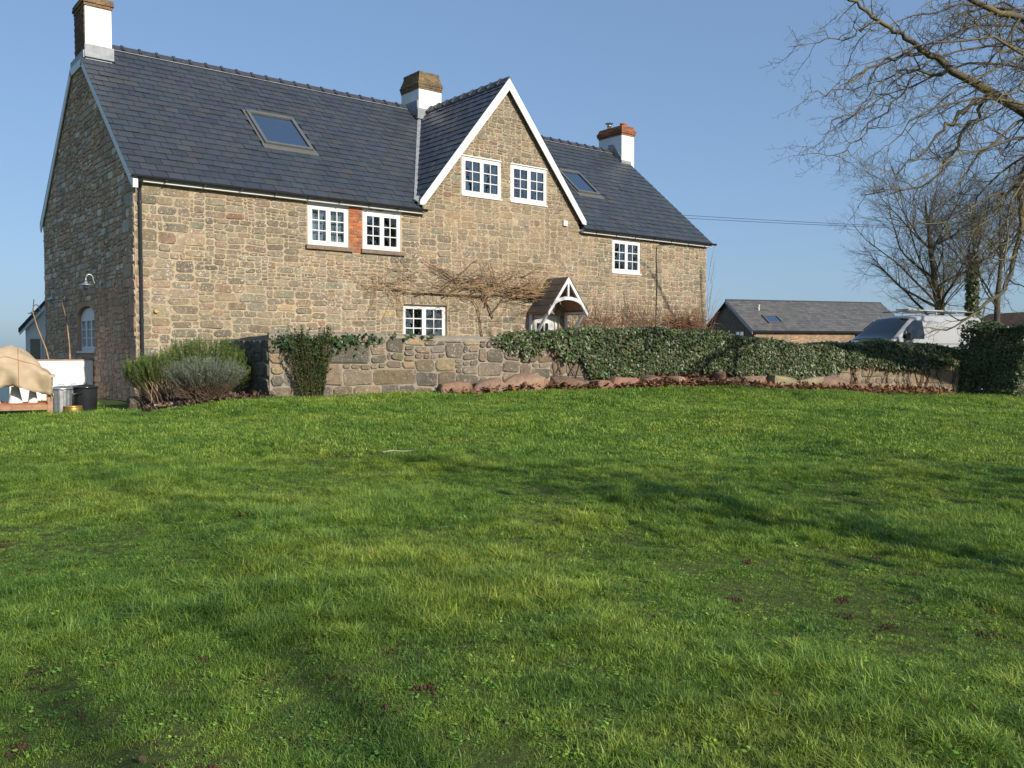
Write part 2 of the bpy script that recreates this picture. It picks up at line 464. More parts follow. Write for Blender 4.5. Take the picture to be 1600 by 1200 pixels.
# ------------------------------------------------------------------ stonework
def rubble(u0, u1, v0, v1, inside, seed, cell=0.045, hmin=2, hmax=5, wf=(1.1, 2.9), big=None):
    """fills a wall with rectangles of stone, lowest gap first; returns (u0,u1,v0,v1) in metres"""
    R = random.Random(seed)
    nu = int((u1 - u0) / cell); nv = int((v1 - v0) / cell)
    occ = np.zeros((nv, nu), bool)
    for j in range(nv):
        for i in range(nu):
            if not inside(u0 + (i + .5) * cell, v0 + (j + .5) * cell): occ[j, i] = True
    out = []; last = 3
    for j in range(nv):
        i = 0; last = R.choice(range(hmin, hmax + 1))
        while i < nu:
            if occ[j, i]: i += 1; continue
            run = 1
            while i + run < nu and not occ[j, i + run] and run < 30: run += 1
            b = big(u0 + i * cell, v0 + j * cell) if big else 1.0
            if R.random() > .62: last = R.choice(range(hmin, hmax + 1))
            h = max(1, int(round(last * b)))
            w = max(3, int(round(h * R.uniform(*wf)))) if R.random() > .07 else max(2, int(h * R.uniform(.6, .9)))
            w = min(w, 17)
            if w > run or run - w < 4: w = run if run <= w + 4 else w
            if run <= 4 and i > 0 and i + run < nu:          # a slot between two taller stones: fill it level
                lt = rt = 0
                while j + lt < nv and lt < 8 and occ[j + lt, i - 1]: lt += 1
                while j + rt < nv and rt < 8 and occ[j + rt, i + run]: rt += 1
                h = max(2, min(lt, rt, 6))
            hh = 0
            while hh < h and j + hh < nv and not occ[j + hh, i:i + w].any(): hh += 1
            occ[j:j + hh, i:i + w] = True
            out.append((u0 + i * cell, u0 + (i + w) * cell, v0 + j * cell, v0 + (j + hh) * cell))
            i += w
    return out

def stone_geo(rect, R, proud, gap, warp=0.02, off=0.0, rnd=0.35):
    """rounded block: embedded rim, bevel, slightly domed face. returns (uvd list, faces)"""
    a, b, c_, d = rect
    g = gap * R.uniform(.6, 1.4)
    a += g; b -= g; c_ += g; d -= g
    if b - a < .015 or d - c_ < .012: return None
    w, h = b - a, d - c_
    q = min(.06, rnd * min(w, h))
    pts = []
    for cx, cy, sx, sy in ((a, c_, 1, 1), (b, c_, -1, 1), (b, d, -1, -1), (a, d, 1, -1)):
        r1, r2 = q * R.uniform(.4, 1.3), q * R.uniform(.4, 1.3)
        p, s_ = (cx + sx * r1, cy + sy * .08 * r2), (cx + sx * .08 * r1, cy + sy * r2)
        pts += [s_, p] if (sx * sy > 0) else [p, s_]
    m = ((a + b) / 2, (c_ + d) / 2)
    o = []
    for (x, y) in pts:
        nv = noise.noise_vector(Vector((x * 2.3 + off, y * 2.3, off)))
        o.append((x + nv[0] * warp + R.uniform(-.045, .045) * min(w, .25), y + nv[1] * warp * .8 + R.uniform(-.05, .05) * min(h, .2)))
    n = len(o)
    P = proud * R.uniform(.5, 1.5)
    V = [(x, y, -.02) for x, y in o] + [(x, y, P * .45) for x, y in o]
    k = .88 if min(w, h) > .08 else .75
    tilt = (R.uniform(-.05, .05), R.uniform(-.06, .06))
    V += [(m[0] + (x - m[0]) * k, m[1] + (y - m[1]) * k, P * R.uniform(.9, 1.1) + tilt[0] * (x - m[0]) + tilt[1] * (y - m[1])) for x, y in o]
    V.append((m[0], m[1], P * R.uniform(.85, 1.12)))
    Fs = []
    for i in range(n):
        j = (i + 1) % n
        Fs += [(i, j, n + j, n + i), (n + i, n + j, 2 * n + j, 2 * n + i), (2 * n + i, 2 * n + j, 3 * n)]
    return V, Fs

def smear(V, col, mort, k=.55):
    """mortar wiped over the rim of a stone"""
    n = (len(V) - 1) // 3
    mx = lambda t: tuple(a * (1 - t) + b * t for a, b in zip(col, mort))
    return [mx(.9)] * n + [mx(k)] * n + [col] * (n + 1)

def vary(col, R, v=0.2):
    k = R.uniform(1 - v, 1 + v)
    return tuple(max(.01, x * k * R.uniform(.96, 1.04)) for x in col)

def place_pieces(cands, limit, name, rest_name, mat, parent_of):
    """cands: (visible size, verts, faces, colour, key). the largest become objects of their own, the rest one stuff mesh per key"""
    cands.sort(key=lambda t: -t[0])
    for sz, V, Fs, col, key in cands[:limit]:
        MB().add(V, Fs, col).build(name, mat(key), parent_of(key))
    rest = {}
    for sz, V, Fs, col, key in cands[limit:]:
        rest.setdefault(key, MB()).add(V, Fs, col)
    for key, mb in rest.items():
        mb.build(rest_name, mat(key), parent_of(key), kind='stuff')

def seen(c, area, nrm):
    v = CAM - np.array(c); d = np.linalg.norm(v)
    rel = -v; fw = rel @ FWD
    if fw < 1: return 0
    x = rel @ RGT / fw; y = rel @ UPV / fw
    if abs(x) > .6 or abs(y) > .45: return 0
    return area * max(0, v @ np.array(nrm) / d) / (d * d)

def wall_core(outer, holes, T, d0, d1, mb):
    """solid wall with openings: outline in (u,v); front at d1, back at d0 (d outwards)"""
    loops = [outer] + holes
    tri = tessellate_polygon([[Vector((u, v, 0)) for u, v in lp] for lp in loops])
    flat = [p for lp in loops for p in lp]
    V = [T(u, v, d1) for u, v in flat] + [T(u, v, d0) for u, v in flat]
    n = len(flat); Fs = []
    for t in tri:
        a, b, c_ = [Vector((*flat[i], 0)) for i in t]
        if (b - a).cross(c_ - a).z < 0: t = (t[0], t[2], t[1])
        Fs.append(tuple(t)); Fs.append((t[2] + n, t[1] + n, t[0] + n))
    k = 0
    for lp in loops:
        m = len(lp)
        for i in range(m):
            a, b = k + i, k + (i + 1) % m
            Fs.append((b, a, a + n, b + n))
        k += m
    mb.add(V, Fs)

# ------------------------------------------------------------------ the house
house = props(empty('stone_house', (0, 0, 0)), 'long two storey stone farmhouse with slate roof and white trimmed central gable', 'house')
HX, HD = 19.7, 9.4
EZ, RY, SLOPE = 5.03, 4.75, 0.8563
roof_z = lambda y: EZ + SLOPE * (y + .12)
DX, DH, DZ = 10.45, 3.04, 9.07              # central gable: middle, half width, ridge height
DM = (DZ - 5.28) / DH
def TF(u, v, d): return (u, -d, v)           # front wall frame
def TG(u, v, d): return (-d, u, v)           # side gable frame (u runs to the back, so it reads mirrored)
rect = lambda a, b, c_, d: [(a, c_), (b, c_), (b, d), (a, d)]
WIN = {  # x0, x1, z0, z1
    'w1': (4.13, 5.25, 3.81, 4.82), 'w2': (5.68, 6.82, 3.81, 4.80), 'w3': (8.85, 10.25, 5.54, 6.66),
    'w4': (10.62, 12.02, 5.54, 6.66), 'w5': (14.89, 16.23, 3.68, 4.79), 'w6': (6.90, 8.34, 1.35, 2.42)}
DOOR = (11.55, 12.55, 0.45, 2.23)
front_outline = [(0, -.6), (HX, -.6), (HX, 4.98), (DX + DH - .12, 4.98), (DX + DH - .12, 5.30), (DX, DZ - .12), (DX - DH + .12, 5.30), (DX - DH + .12, 4.98), (0, 4.98)]
front = MB()
wall_core(front_outline, [rect(*WIN[k]) for k in WIN] + [rect(*DOOR)], TF, -.45, 0.0, front)
front_wall = front.build('front_wall', M['mortar_front'], house)
GWIN = (3.62, 5.36, 1.10, 2.08)              # gable window, with a segmental head above
arch = [(5.36, 1.10), (5.36, 2.08)] + [(4.49 + .87 * cos(a), 2.08 + .24 * sin(a)) for a in np.linspace(0.3, pi - .3, 7)] + [(3.62, 2.08), (3.62, 1.10)]
gable_outline = [(0.004, -.6), (0.004, 4.93), (4.10, 8.58), (5.40, 8.58), (9.4, 4.93), (9.4, -.6)]
gm = MB()
TGi = lambda u, v, d: (.004 - d, u, v)
wall_core(gable_outline, [arch], lambda u, v, d: TGi(u, v, d), -.45, 0.0, gm)
gm.f = [f[::-1] for f in gm.f]
gable_wall = gm.build('gable_wall', M['mortar_gable'], house)
ow = MB()
ow.box((HX - .45, .46, -.6), (HX - .003, HD - .46, 4.95)); ow.box((.46, HD - .45, -.6), (HX - .003, HD, 4.93))
ow.prism([(HX - .01, .3, 4.95), (HX - .01, 4.7, 8.7), (HX - .01, 9.1, 4.95)], (-.4, 0, 0))
ow.build('rear_wall', M['mortar_front'], house)
fl = MB()
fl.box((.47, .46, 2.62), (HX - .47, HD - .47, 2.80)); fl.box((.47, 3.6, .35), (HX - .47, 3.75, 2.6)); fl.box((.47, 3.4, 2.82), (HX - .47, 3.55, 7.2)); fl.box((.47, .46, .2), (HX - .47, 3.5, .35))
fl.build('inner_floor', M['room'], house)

# stones of the front
BRICK = (5.27, 5.66, 3.70, 4.86)
def in_front(u, v):
    if u < 0 or u > HX: return False
    if v > 4.95 and v > 5.30 + (DH - .12 - abs(u - DX)) * DM - .05: return False
    if v > 4.93 and abs(u - DX) > DH - .1: return False
    for (a, b, c_, d) in list(WIN.values()) + [BRICK]:
        if a - .015 < u < b + .015 and c_ - .03 < v < d + .03: return False
    a, b, c_, d = DOOR
    if a - .02 < u < b + .02 and v < d + .03: return False
    if 6.84 < u < 8.40 and 2.40 < v < 2.78: return False          # flat arch over the lower window
    for a, b, c_, d in ((4.05, 5.38, 3.71, 3.82), (5.61, 6.95, 3.69, 3.82)):
        if a < u < b and c_ < v < d: return False
    return True
PAL_F = [(.245, .195, .130), (.228, .181, .122), (.262, .208, .138), (.208, .168, .116), (.244, .188, .127), (.235, .192, .133), (.190, .156, .111), (.248, .180, .121), (.270, .219, .144), (.205, .179, .130)]
def big_front(u, v):
    b = 1.0
    if u < 1.0: b = 1.8
    elif v < 2.6: b = 1.2
    if u > 16.5: b = 1.35
    if 7.2 < u < 14 and 3.2 < v < 5.2: b = 1.3
    if v > 6.6: b = .95
    return b
Rs = random.Random(5)
cands = []
frects = rubble(0.0, HX, 0.6, 9.0, in_front, 11, 0.041, 2, 4, (1.4, 3.0), big_front)
for i in range(11):                              # voussoirs of the flat arch
    a = 6.86 + i * (1.52 / 11)
    frects.append((a, a + 1.52 / 11, 2.43, 2.77))
for rc in frects:
    smooth_zone = 8.0 < rc[0] < 14 and 3.3 < rc[2] < 5.4
    g = stone_geo(rc, Rs, .010 if smooth_zone else .017, .006 if smooth_zone else .008, .032, 1.7, .32)
    if not g: continue
    V, Fs = g
    col = vary(Rs.choice(PAL_F), Rs, .20)
    if smooth_zone: col = tuple(.6 * x + .4 * y for x, y in zip(col, (.30, .215, .13)))
    if Rs.random() < .008: col = vary((.32, .25, .14), Rs)
    if Rs.random() < .010: col = vary((.26, .15, .10), Rs)
    if Rs.random() < .06: col = vary((.205, .168, .122), Rs, .12)
    cx, cz = (rc[0] + rc[1]) / 2, (rc[2] + rc[3]) / 2
    cands.append((seen((cx, 0, cz), (rc[1] - rc[0]) * (rc[3] - rc[2]), (0, -1, 0)) if cz > 1.5 else 0, [TF(*p) for p in V], Fs, smear(V, col, (.40, .31, .205), .5), 'f'))
# stones of the gable end
def in_gable(u, v):
    if v > 4.9 and (v > 4.93 + .89 * u - .1 or v > 4.93 + .912 * (9.4 - u) - .1 or v > 8.5): return False
    if 3.55 < u < 5.42 and 1.0 < v < 2.44: return False
    return True
PAL_G = [(.42, .29, .195), (.45, .305, .205), (.46, .34, .25), (.41, .30, .21), (.45, .29, .19), (.48, .39, .30), (.55, .46, .36), (.42, .32, .23)]  # stone colours raised and warmed in place of fill light on the shaded side
for rc in rubble(0.0, 9.4, -.1, 8.6, in_gable, 23, 0.046, 2, 4, (1.1, 2.6), lambda u, v: 1.7 if u < .5 else 1.0):
    g = stone_geo(rc, Rs, .016, .010, .024, 5.1, .34)
    if not g: continue
    V, Fs = g
    cx, cz = (rc[0] + rc[1]) / 2, (rc[2] + rc[3]) / 2
    pale = 2.8 < cz < 6.2
    col = vary(Rs.choice(PAL_G if not pale else PAL_G + [(.62, .54, .44), (.58, .50, .40)]), Rs, .25)
    if cz < 2.7 and cx < 3.6: col = vary(Rs.choice([(.55, .32, .21), (.52, .32, .22), (.48, .35, .25)]), Rs)
    cands.append((seen((0, cx, cz), (rc[1] - rc[0]) * (rc[3] - rc[2]), (-1, 0, 0)), [TG(*p) for p in V], [f[::-1] for f in Fs], smear(V, col, (.50, .31, .20), .4), 'g'))
place_pieces(cands, 300, 'stone', 'stonework', lambda k: M['stone_front'] if k == 'f' else M['stone_gable'], lambda k: front_wall if k == 'f' else gable_wall)

# brick pier between the two upper windows
bk = 0
z = BRICK[2]
pier = MB().box((BRICK[0] + .006, -.004, BRICK[2]), (BRICK[1] - .006, .05, BRICK[3])).build('brick_pier', M['mortar_front'], house)
while z < BRICK[3] - .05:
    xs = [BRICK[0] + .01, BRICK[0] + .225, BRICK[1] - .01] if bk % 2 else [BRICK[0] + .01, BRICK[0] + .12, BRICK[1] - .115, BRICK[1] - .01]
    for a, b in zip(xs[:-1], xs[1:]):
        j = Rs.uniform(-.003, .003)
        c_ = vary(Rs.choice([(.42, .13, .055), (.36, .115, .06), (.46, .17, .07), (.27, .12, .08)]), Rs)
        MB().box((a + .005, -.018 + j, z + .006), (b - .005, .03, z + .068), c_).build('brick', M['brick'], pier)
    z += .0755; bk += 1

# windows
def window(name, T, x0, x1, z0, z1, rec, parent, rows=3, cols=2, leaves=2, flip=False, arch_h=0, drip=True):
    root = empty('window', (0, 0, 0), parent=parent)
    f = MB()
    d0, d1 = -rec - .07, -rec
    fw = .055
    f.tbox(T, x0, x0 + fw, z0, z1, d0, d1); f.tbox(T, x1 - fw, x1, z0, z1, d0, d1)
    f.tbox(T, x0 + fw, x1 - fw, z1 - fw, z1, d0, d1); f.tbox(T, x0 + fw, x1 - fw, z0, z0 + fw, d0, d1)
    lw = (x1 - x0 - 2 * fw) / leaves
    panes = []
    for k in range(leaves):
        a, b = x0 + fw + k * lw + .003, x0 + fw + (k + 1) * lw - .003
        c_, d = z0 + fw + .003, z1 - fw - .003
        s = .062; e0, e1 = -rec - .06, -rec + .012
        f.tbox(T, a, a + s, c_, d, e0, e1); f.tbox(T, b - s, b, c_, d, e0, e1)
        f.tbox(T, a + s, b - s, c_, c_ + s, e0, e1); f.tbox(T, a + s, b - s, d - s, d, e0, e1)
        gw = (b - a - 2 * s) / cols; gh = (d - c_ - 2 * s) / rows; m = .013
        for i in range(1, cols): f.tbox(T, a + s + i * gw - m, a + s + i * gw + m, c_ + s, d - s, -rec - .045, -rec - .002)
        for j in range(1, rows): f.tbox(T, a + s, b - s, c_ + s + j * gh - m, c_ + s + j * gh + m, -rec - .043, -rec - .004)
        for i in range(cols):
            for j in range(rows):
                panes.append((a + s + i * gw + m * .5, a + s + (i + 1) * gw - m * .5, c_ + s + j * gh + m * .5, c_ + s + (j + 1) * gh - m * .5))
    if arch_h:
        cx = (x0 + x1) / 2; hw = (x1 - x0) / 2
        P = [(x0, z1 + .003)] + [(cx - hw * cos(t), z1 + .003 + arch_h * sin(t)) for t in np.linspace(.25, pi - .25, 9)] + [(x1, z1 + .003)]
        a_ = np.array(T(0, 0, d0)); b_ = np.array(T(0, 0, d1 - .01))
        f.prism([T(u, v, d0) for u, v in P], b_ - a_)
    fo = f.build('frame', M['white'], root)
    Rp = random.Random(hash(name) % 1000 if False else len(name) + int(x0 * 10))
    for (a, b, c_, d) in panes:
        tu, tv = Rp.uniform(-.0012, .0012), Rp.uniform(-.0012, .0012)
        MB().tbox(T, a, b, c_, d, -rec - .030 + tu, -rec - .024 + tu).build('pane', M['glass'], root)
    if drip:
        MB().tbox(T, x0 - .02, x1 + .03, z0 - .045, z0 - .002, -rec - .05, .035).build('sill', M['white'], root)
    return root
for k in ('w1', 'w2'):
    x0, x1, z0, z1 = WIN[k]
    wr = window(k, TF, x0, x1, z0 + .002, z1, .012, house, drip=False)
    MB().tbox(TF, x0 - .075, x1 + .12, z0 - .105, z0 - .004, -.06, .085).build('sill', M['sill'], wr)
    MB().tbox(TF, x0 - .02, x1 + .02, z1 + .002, z1 + .09, -.05, .02).build('head_board', M['white'], wr)
x0, x1, z0, z1 = WIN['w1']
M['blind'] = plain('blind', (.42, .47, .50), .9, .1, var=.05)
MB().tbox(TF, x0 + .03, x1 - .03, z0 + .06, z1 - .02, -.16, -.15).build('roller_blind', M['blind'], house)
for k in ('w3', 'w4'):
    x0, x1, z0, z1 = WIN[k]
    wr = window(k, TF, x0, x1, z0 + .045, z1, .004, house)
    MB().tbox(TF, x0 - .02, x1 + .02, z1 + .002, z1 + .03, -.05, .03).build('head_board', M['white'], wr)
x0, x1, z0, z1 = WIN['w5']; window('w5', TF, x0, x1, z0 + .045, z1, .03, house)
x0, x1, z0, z1 = WIN['w6']; window('w6', TF, x0, x1, z0 + .045, z1, .10, house)
gw = window('gw', lambda u, v, d: (-d, u, v), GWIN[0] + .02, GWIN[1] - .02, GWIN[2] + .045, GWIN[3] - .02, .09, house, rows=3, cols=2, leaves=3, arch_h=.22)

# door behind the porch
dr = empty('door', parent=house)
dm = MB()
a, b, c_, d = DOOR
dm.tbox(TF, a, a + .09, c_, d, -.2, -.08); dm.tbox(TF, b - .09, b, c_, d, -.2, -.08); dm.tbox(TF, a + .09, b - .09, d - .09, d, -.2, -.08)
dm.build('frame', M['white'], dr)
dm = MB()
dm.tbox(TF, a + .1, b - .1, c_, 1.35, -.17, -.12)
for u0_, u1_ in ((a + .1, a + .2), ((a + b) / 2 - .03, (a + b) / 2 + .03), (b - .34, b - .1)): dm.tbox(TF, u0_, u1_, 1.35, d - .1, -.17, -.12)
dm.tbox(TF, a + .2, b - .34, 2.0, d - .1, -.168, -.122)
dm.build('leaf', M['white'], dr)
for u0_, u1_ in ((a + .2, (a + b) / 2 - .03), ((a + b) / 2 + .03, b - .34)):
    MB().tbox(TF, u0_, u1_, 1.35, 2.0, -.15, -.14).build('pane', M['glass'], dr)
MB().tbox(TF, b - .17, b - .13, 1.25, 1.42, -.12, -.07).build('handle', M['brass'], dr)

# roof: boarding below, slates above
roof = empty('roof', parent=house)
VXL, VXR = DX - DH, DX + DH
y_val = (5.28 - EZ) / SLOPE - .12             # where the valley starts
y_top = (DZ - EZ) / SLOPE - .12
und = MB()
def rp(x, y, dz=0.0): return (x, y, roof_z(y) + dz)
th = -.09
und.prism([rp(-.06, -.10, -.035), rp(VXL, -.10, -.035), rp(VXL, y_val, -.035), rp(DX, y_top, -.035), rp(DX, RY, -.035), rp(.04, RY, -.035), rp(.04, 4.12, -.035), rp(-.06, 4.12, -.035)], (0, 0, th))
RY2 = 4.55
und.prism([rp(VXR, -.10, -.035), rp(19.82, -.10, -.035), rp(19.82, RY2, -.035), rp(DX + .01, RY2, -.035), rp(DX + .01, y_top - .01, -.035), rp(VXR, y_val, -.035)], (0, 0, th))
rb = lambda x, y, ry: (x, y, roof_z(ry) - SLOPE * (y - ry) - .035)
und.prism([rb(.04, RY, RY), rb(DX, RY, RY), rb(DX, 9.6, RY), rb(-.06, 9.6, RY), rb(-.06, 5.38, RY), rb(.04, 5.38, RY)], (0, 0, th))
und.prism([rb(DX + .01, RY2, RY2), rb(19.82, RY2, RY2), rb(19.82, 9.4, RY2), rb(DX + .01, 9.4, RY2)], (0, 0, th))
dzr = lambda x: DZ - DM * abs(x - DX)
yv = lambda x: (dzr(x) - EZ) / SLOPE - .12
for sgn in (-1, 1):
    e = DX + sgn * (DH + .0)
    und.prism([(DX, -.10, DZ - .035), (e, -.10, dzr(e) - .035), (e, yv(e), dzr(e) - .035), (DX, yv(DX), DZ - .035)], (0, 0, th))
und.build('roof_boarding', M['ridge'], roof)

PAL_S = [(.040, .047, .058), (.044, .051, .061), (.038, .045, .055), (.046, .052, .060), (.042, .049, .061), (.052, .054, .056)]
SK = [(3.72, 5.08, 1.60, 2.90), (14.83, 15.88, 1.60, 2.70)]      # skylights x0,x1,y0,y1 on the front slope
sc = []
def slates(O, U, Sd, N, umin, umax, rows, exp, wid, key, seed, skip=None):
    R = random.Random(seed)
    O, U, Sd, N = [np.array(q, float) for q in (O, U, Sd, N)]
    for r_ in range(rows):
        s0 = r_ * exp; s1 = s0 + exp * 1.18
        a0 = min(umin(s0), umin(s0 + exp)); b0 = max(umax(s0), umax(s0 + exp))
        if b0 - a0 < .05: continue
        st = math.floor(a0 / wid) * wid - (wid / 2 if r_ % 2 else 0)
        x = st
        while x < b0:
            p0, p1 = x + .005, x + wid - .005
            cs = [(max(p0, umin(s0)), s0), (min(p1, umax(s0)), s0), (min(p1, umax(s1)), s1), (max(p0, umin(s1)), s1)]
            x += wid
            if cs[1][0] - cs[0][0] < .02 and cs[2][0] - cs[3][0] < .02: continue
            if cs[1][0] < cs[0][0]: m = (cs[1][0] + cs[0][0]) / 2; cs[0] = (m - .001, s0); cs[1] = (m + .001, s0)
            if cs[2][0] < cs[3][0]: m = (cs[2][0] + cs[3][0]) / 2; cs[3] = (m - .001, s1); cs[2] = (m + .001, s1)
            mid = O + U * ((cs[0][0] + cs[1][0]) / 2) + Sd * (s0 + exp / 2)
            if skip and skip(mid): continue
            lift = .020 + R.uniform(-.002, .005) + (R.random() < .06) * .008
            dl = R.uniform(-.006, .006) if R.random() < .3 else 0
            tl = R.uniform(-.0025, .0025)
            V = []
            for hgt in (0.0, .009):
                for q, (u_, s_) in enumerate(cs):
                    low = q < 2
                    V.append(O + U * u_ + Sd * (s_ + (dl if low else 0)) + N * ((lift if low else .002) + hgt + (tl if q in (0, 3) else -tl) - .012))
            col = vary(R.choice(PAL_S), R, .08)
            area = (p1 - p0) * exp
            sc.append((seen(mid, area, N), V, BOXF, col, key))
mag = sqrt(1 + SLOPE ** 2)
Sd = (0, 1 / mag, SLOPE / mag); Nn = (0, -SLOPE / mag, 1 / mag)
OY = -.15
Lm = (RY - OY) * mag; rows = int(Lm / .272)
ys = lambda s: OY + s / mag
def valL(s):
    y = ys(s); zz = roof_z(y)
    return VXL - .03 if zz < 5.30 else min(DX - (DZ - zz) / DM - .07, DX - .07)
def valR(s):
    y = ys(s); zz = roof_z(y)
    return VXR + .03 if zz < 5.30 else max(DX + (DZ - zz) / DM + .07, DX + .07)
def skip_sk(p):
    for a, b, c_, d in SK:
        if a - .04 < p[0] < b + .04 and c_ - .05 < p[1] < d + .05: return True
    if -.2 < p[0] < .72 and 4.05 < p[1]: return True
    if p[0] > 19.42 and p[1] > 3.98: return True
    return False
O0 = (0, OY, roof_z(OY))
slates(O0, (1, 0, 0), Sd, Nn, lambda s: -.10, valL, rows, .272, .36, 'roof', 3, skip_sk)
slates(O0, (1, 0, 0), Sd, Nn, valR, lambda s: 19.86, int((RY2 - OY) * mag / .272), .272, .36, 'roof', 4, skip_sk)
dmag = sqrt(1 + DM ** 2)
for sgn in (-1, 1):
    e = DH + .06
    O1 = (DX + sgn * e, 0, DZ - DM * e)
    ymx = lambda s: (O1[2] + DM * s / dmag - EZ) / SLOPE - .12 - .06
    slates(O1, (0, 1, 0), (-sgn / dmag, 0, DM / dmag), (sgn * DM / dmag, 0, 1 / dmag), lambda s: -.16, ymx, int((e * dmag) / .255), .255, .36, 'roof', 7 + sgn)
for q in range(len(sc)):
    if sc[q][4] == 'roof': pass
fixed = []
for t in sc:
    V = [np.array(p) for p in t[1]]
    n_ = np.cross(V[5] - V[4], V[7] - V[4])
    Fs = t[2] if n_[2] > 0 else [f[::-1] for f in t[2]]
    fixed.append((t[0], V, Fs, t[3], t[4]))
place_pieces(fixed, 300, 'slate', 'slating', lambda k: M['slate'], lambda k: roof)

# ridge tiles
def ridge(p0, p1, pitch, n, name='ridge_tile'):
    p0 = np.array(p0, float); p1 = np.array(p1, float)
    d = (p1 - p0) / n
    ax = d / np.linalg.norm(d); side = np.cross(ax, (0, 0, 1)); side /= np.linalg.norm(side); up = np.cross(side, ax)
    for i in range(n):
        mb = MB()
        a = p0 + d * i; L = np.linalg.norm(d)
        for q0, q1, ex in ((0.0, L - .07, 0.0), (L - .075, L - .002, .032)):
            V = []
            for s_ in (q0, q1):
                for t in range(7):
                    u = -1 + t / 3
                    prof = (u * (.15 + ex), -abs(u) * .15 * pitch + (.03 if abs(u) < .4 else 0) + ex)
                    V.append(a + ax * s_ + side * prof[0] + up * prof[1])
                for t in range(7)[::-1]:
                    u = -1 + t / 3
                    V.append(a + ax * s_ + side * u * .14 + up * (-abs(u) * .15 * pitch - .02))
            Fs = [tuple(range(14))[::-1], tuple(range(14, 28))] + [(t, (t + 1) % 14, (t + 1) % 14 + 14, t + 14) for t in range(14)]
            mb.add(V, Fs)
        mb.build(name, M['ridge'], roof)
    bed = MB(); e1_ = side * .155 - up * (.16 * pitch)
    for sg in (-1, 1):
        q_ = side * sg * .150 - up * (.15 * pitch + .012)
        bed.prism([p0 + q_, p1 + q_, p1 + q_ - up * .014, p0 + q_ - up * .014], side * sg * -.03)
    bed.build('ridge_bedding', M['lead'], roof)
ridge((.68, RY, roof_z(RY) + .06), (10.1, RY, roof_z(RY) + .06), SLOPE, 21)
ridge((10.9, RY2, roof_z(RY2) + .06), (19.35, RY2, roof_z(RY2) + .06), SLOPE, 19)
ridge((DX, -.15, DZ + .05), (DX, 4.0, DZ + .05), 1.1, 9)
# lead valley and flashings
vl = MB()
A = np.array(rp(VXL - .02, y_val - .12, .03)); B = np.array(rp(DX - .04, y_top - .05, .03))
ax = (B - A); sd_ = np.array([1, 0, 0.0])
V = [A - sd_ * .11, A + sd_ * .10, B + sd_ * .04, B - sd_ * .09]
vl.prism([V[0] + (0, 0, .004), V[1] + (0, 0, .06), V[2] + (0, 0, .05), V[3] + (0, 0, .004)], (0, 0, -.02))
vl.build('lead_valley', M['lead'], roof)
vl = MB(); V = [np.array((2 * DX - p[0], p[1], p[2])) for p in V]
vl.prism([V[0] + (0, 0, .004), V[1] + (0, 0, .06), V[2] + (0, 0, .05), V[3] + (0, 0, .004)], (0, 0, -.02)); vl.build('lead_valley', M['lead'], roof)
mb = MB(); mb.prism([(VXL - .08, -.17, 5.16), (VXL + .10, -.17, 5.10), (VXL + .16, -.13, 5.34), (VXL + .02, .1, 5.40), (VXL - .14, .05, 5.30)], (0, .01, -.03)); mb.build('lead_saddle', M['lead'], roof)

# skylights
for a, b, c_, d in SK:
    sk = empty('skylight', parent=roof)
    def TS(u, v, dd, c_=c_): 
        y = v; return (u, y + Nn[1] * dd, roof_z(y) + Nn[2] * dd)
    f = MB(); fr = .085
    f.tbox(TS, a, a + fr, c_, d, -.05, .085); f.tbox(TS, b - fr, b, c_, d, -.05, .085)
    f.tbox(TS, a + fr, b - fr, c_, c_ + fr * .8, -.05, .085); f.tbox(TS, a + fr, b - fr, d - fr, d, -.05, .095)
    f.build('frame', M['alu'], sk)
    f = MB(); f.tbox(TS, a - .09, b + .09, c_ - .16, c_, .0, .03); f.tbox(TS, a - .07, a, c_, d + .05, .0, .028); f.tbox(TS, b, b + .07, c_, d + .05, .0, .028); f.tbox(TS, a, b, d, d + .07, .0, .028)
    f.build('flashing', M['alu'], sk)
    f = MB(); f.tbox(TS, a + fr, b - fr, c_ + fr * .8, d - fr, .04, .05); f.build('pane', M['skyglass'], sk)
    f = MB()
    f.tbox(TS, a + fr, a + fr + .03, c_ + .07, d - fr, -.04, .035); f.tbox(TS, b - fr - .03, b - fr, c_ + .07, d - fr, -.04, .035); f.tbox(TS, a + fr + .03, b - fr - .03, d - fr - .04, d - fr, -.04, .035)
    f.build('inner_frame', M['white'], sk)

# gutters, fascia, downpipe
def gutter(x0, x1):
    g = MB()
    prof = [(-.058 * cos(t) - .225, -.058 * sin(t)) for t in np.linspace(0, pi, 8)] + [(-.052 * cos(t) - .225, -.052 * sin(t) + .006) for t in np.linspace(pi, 0, 8)]
    g.prism([(x0, y, z + 4.985) for y, z in prof], (x1 - x0, 0, 0))
    return g
g = gutter(-.12, VXL + .12)
go = g.build('gutter', M['black'], house)
for i in range(9):
    MB().box((.6 + i * .86, -.291, 4.918), (.64 + i * .86, -.01, 4.930)).build('gutter_bracket', M['black'], go)
go = gutter(VXR - .1, 19.95).build('gutter', M['black'], house)
for i in range(7):
    MB().box((14.0 + i * .9, -.291, 4.918), (14.04 + i * .9, -.01, 4.930)).build('gutter_bracket', M['black'], go)
MB().box((.08, -.155, 4.87), (VXL + .02, -.02, 4.985)).build('fascia', M['white'], house)
MB().box((VXR - .04, -.155, 4.87), (19.8, -.02, 4.985)).build('fascia', M['white'], house)
dp = MB()
dp.tube([(.11, -.225, 4.94), (.11, -.20, 4.86), (.11, -.075, 4.74), (.11, -.07, 4.6), (.11, -.07, -.1)], .036, 10)
for zz in (4.4, 3.1, 1.8, .7): dp.lathe([(.046, 0), (.046, .06)], (.11, -.07, zz), 10)
dp.build('downpipe', M['black'], house, smooth=False)
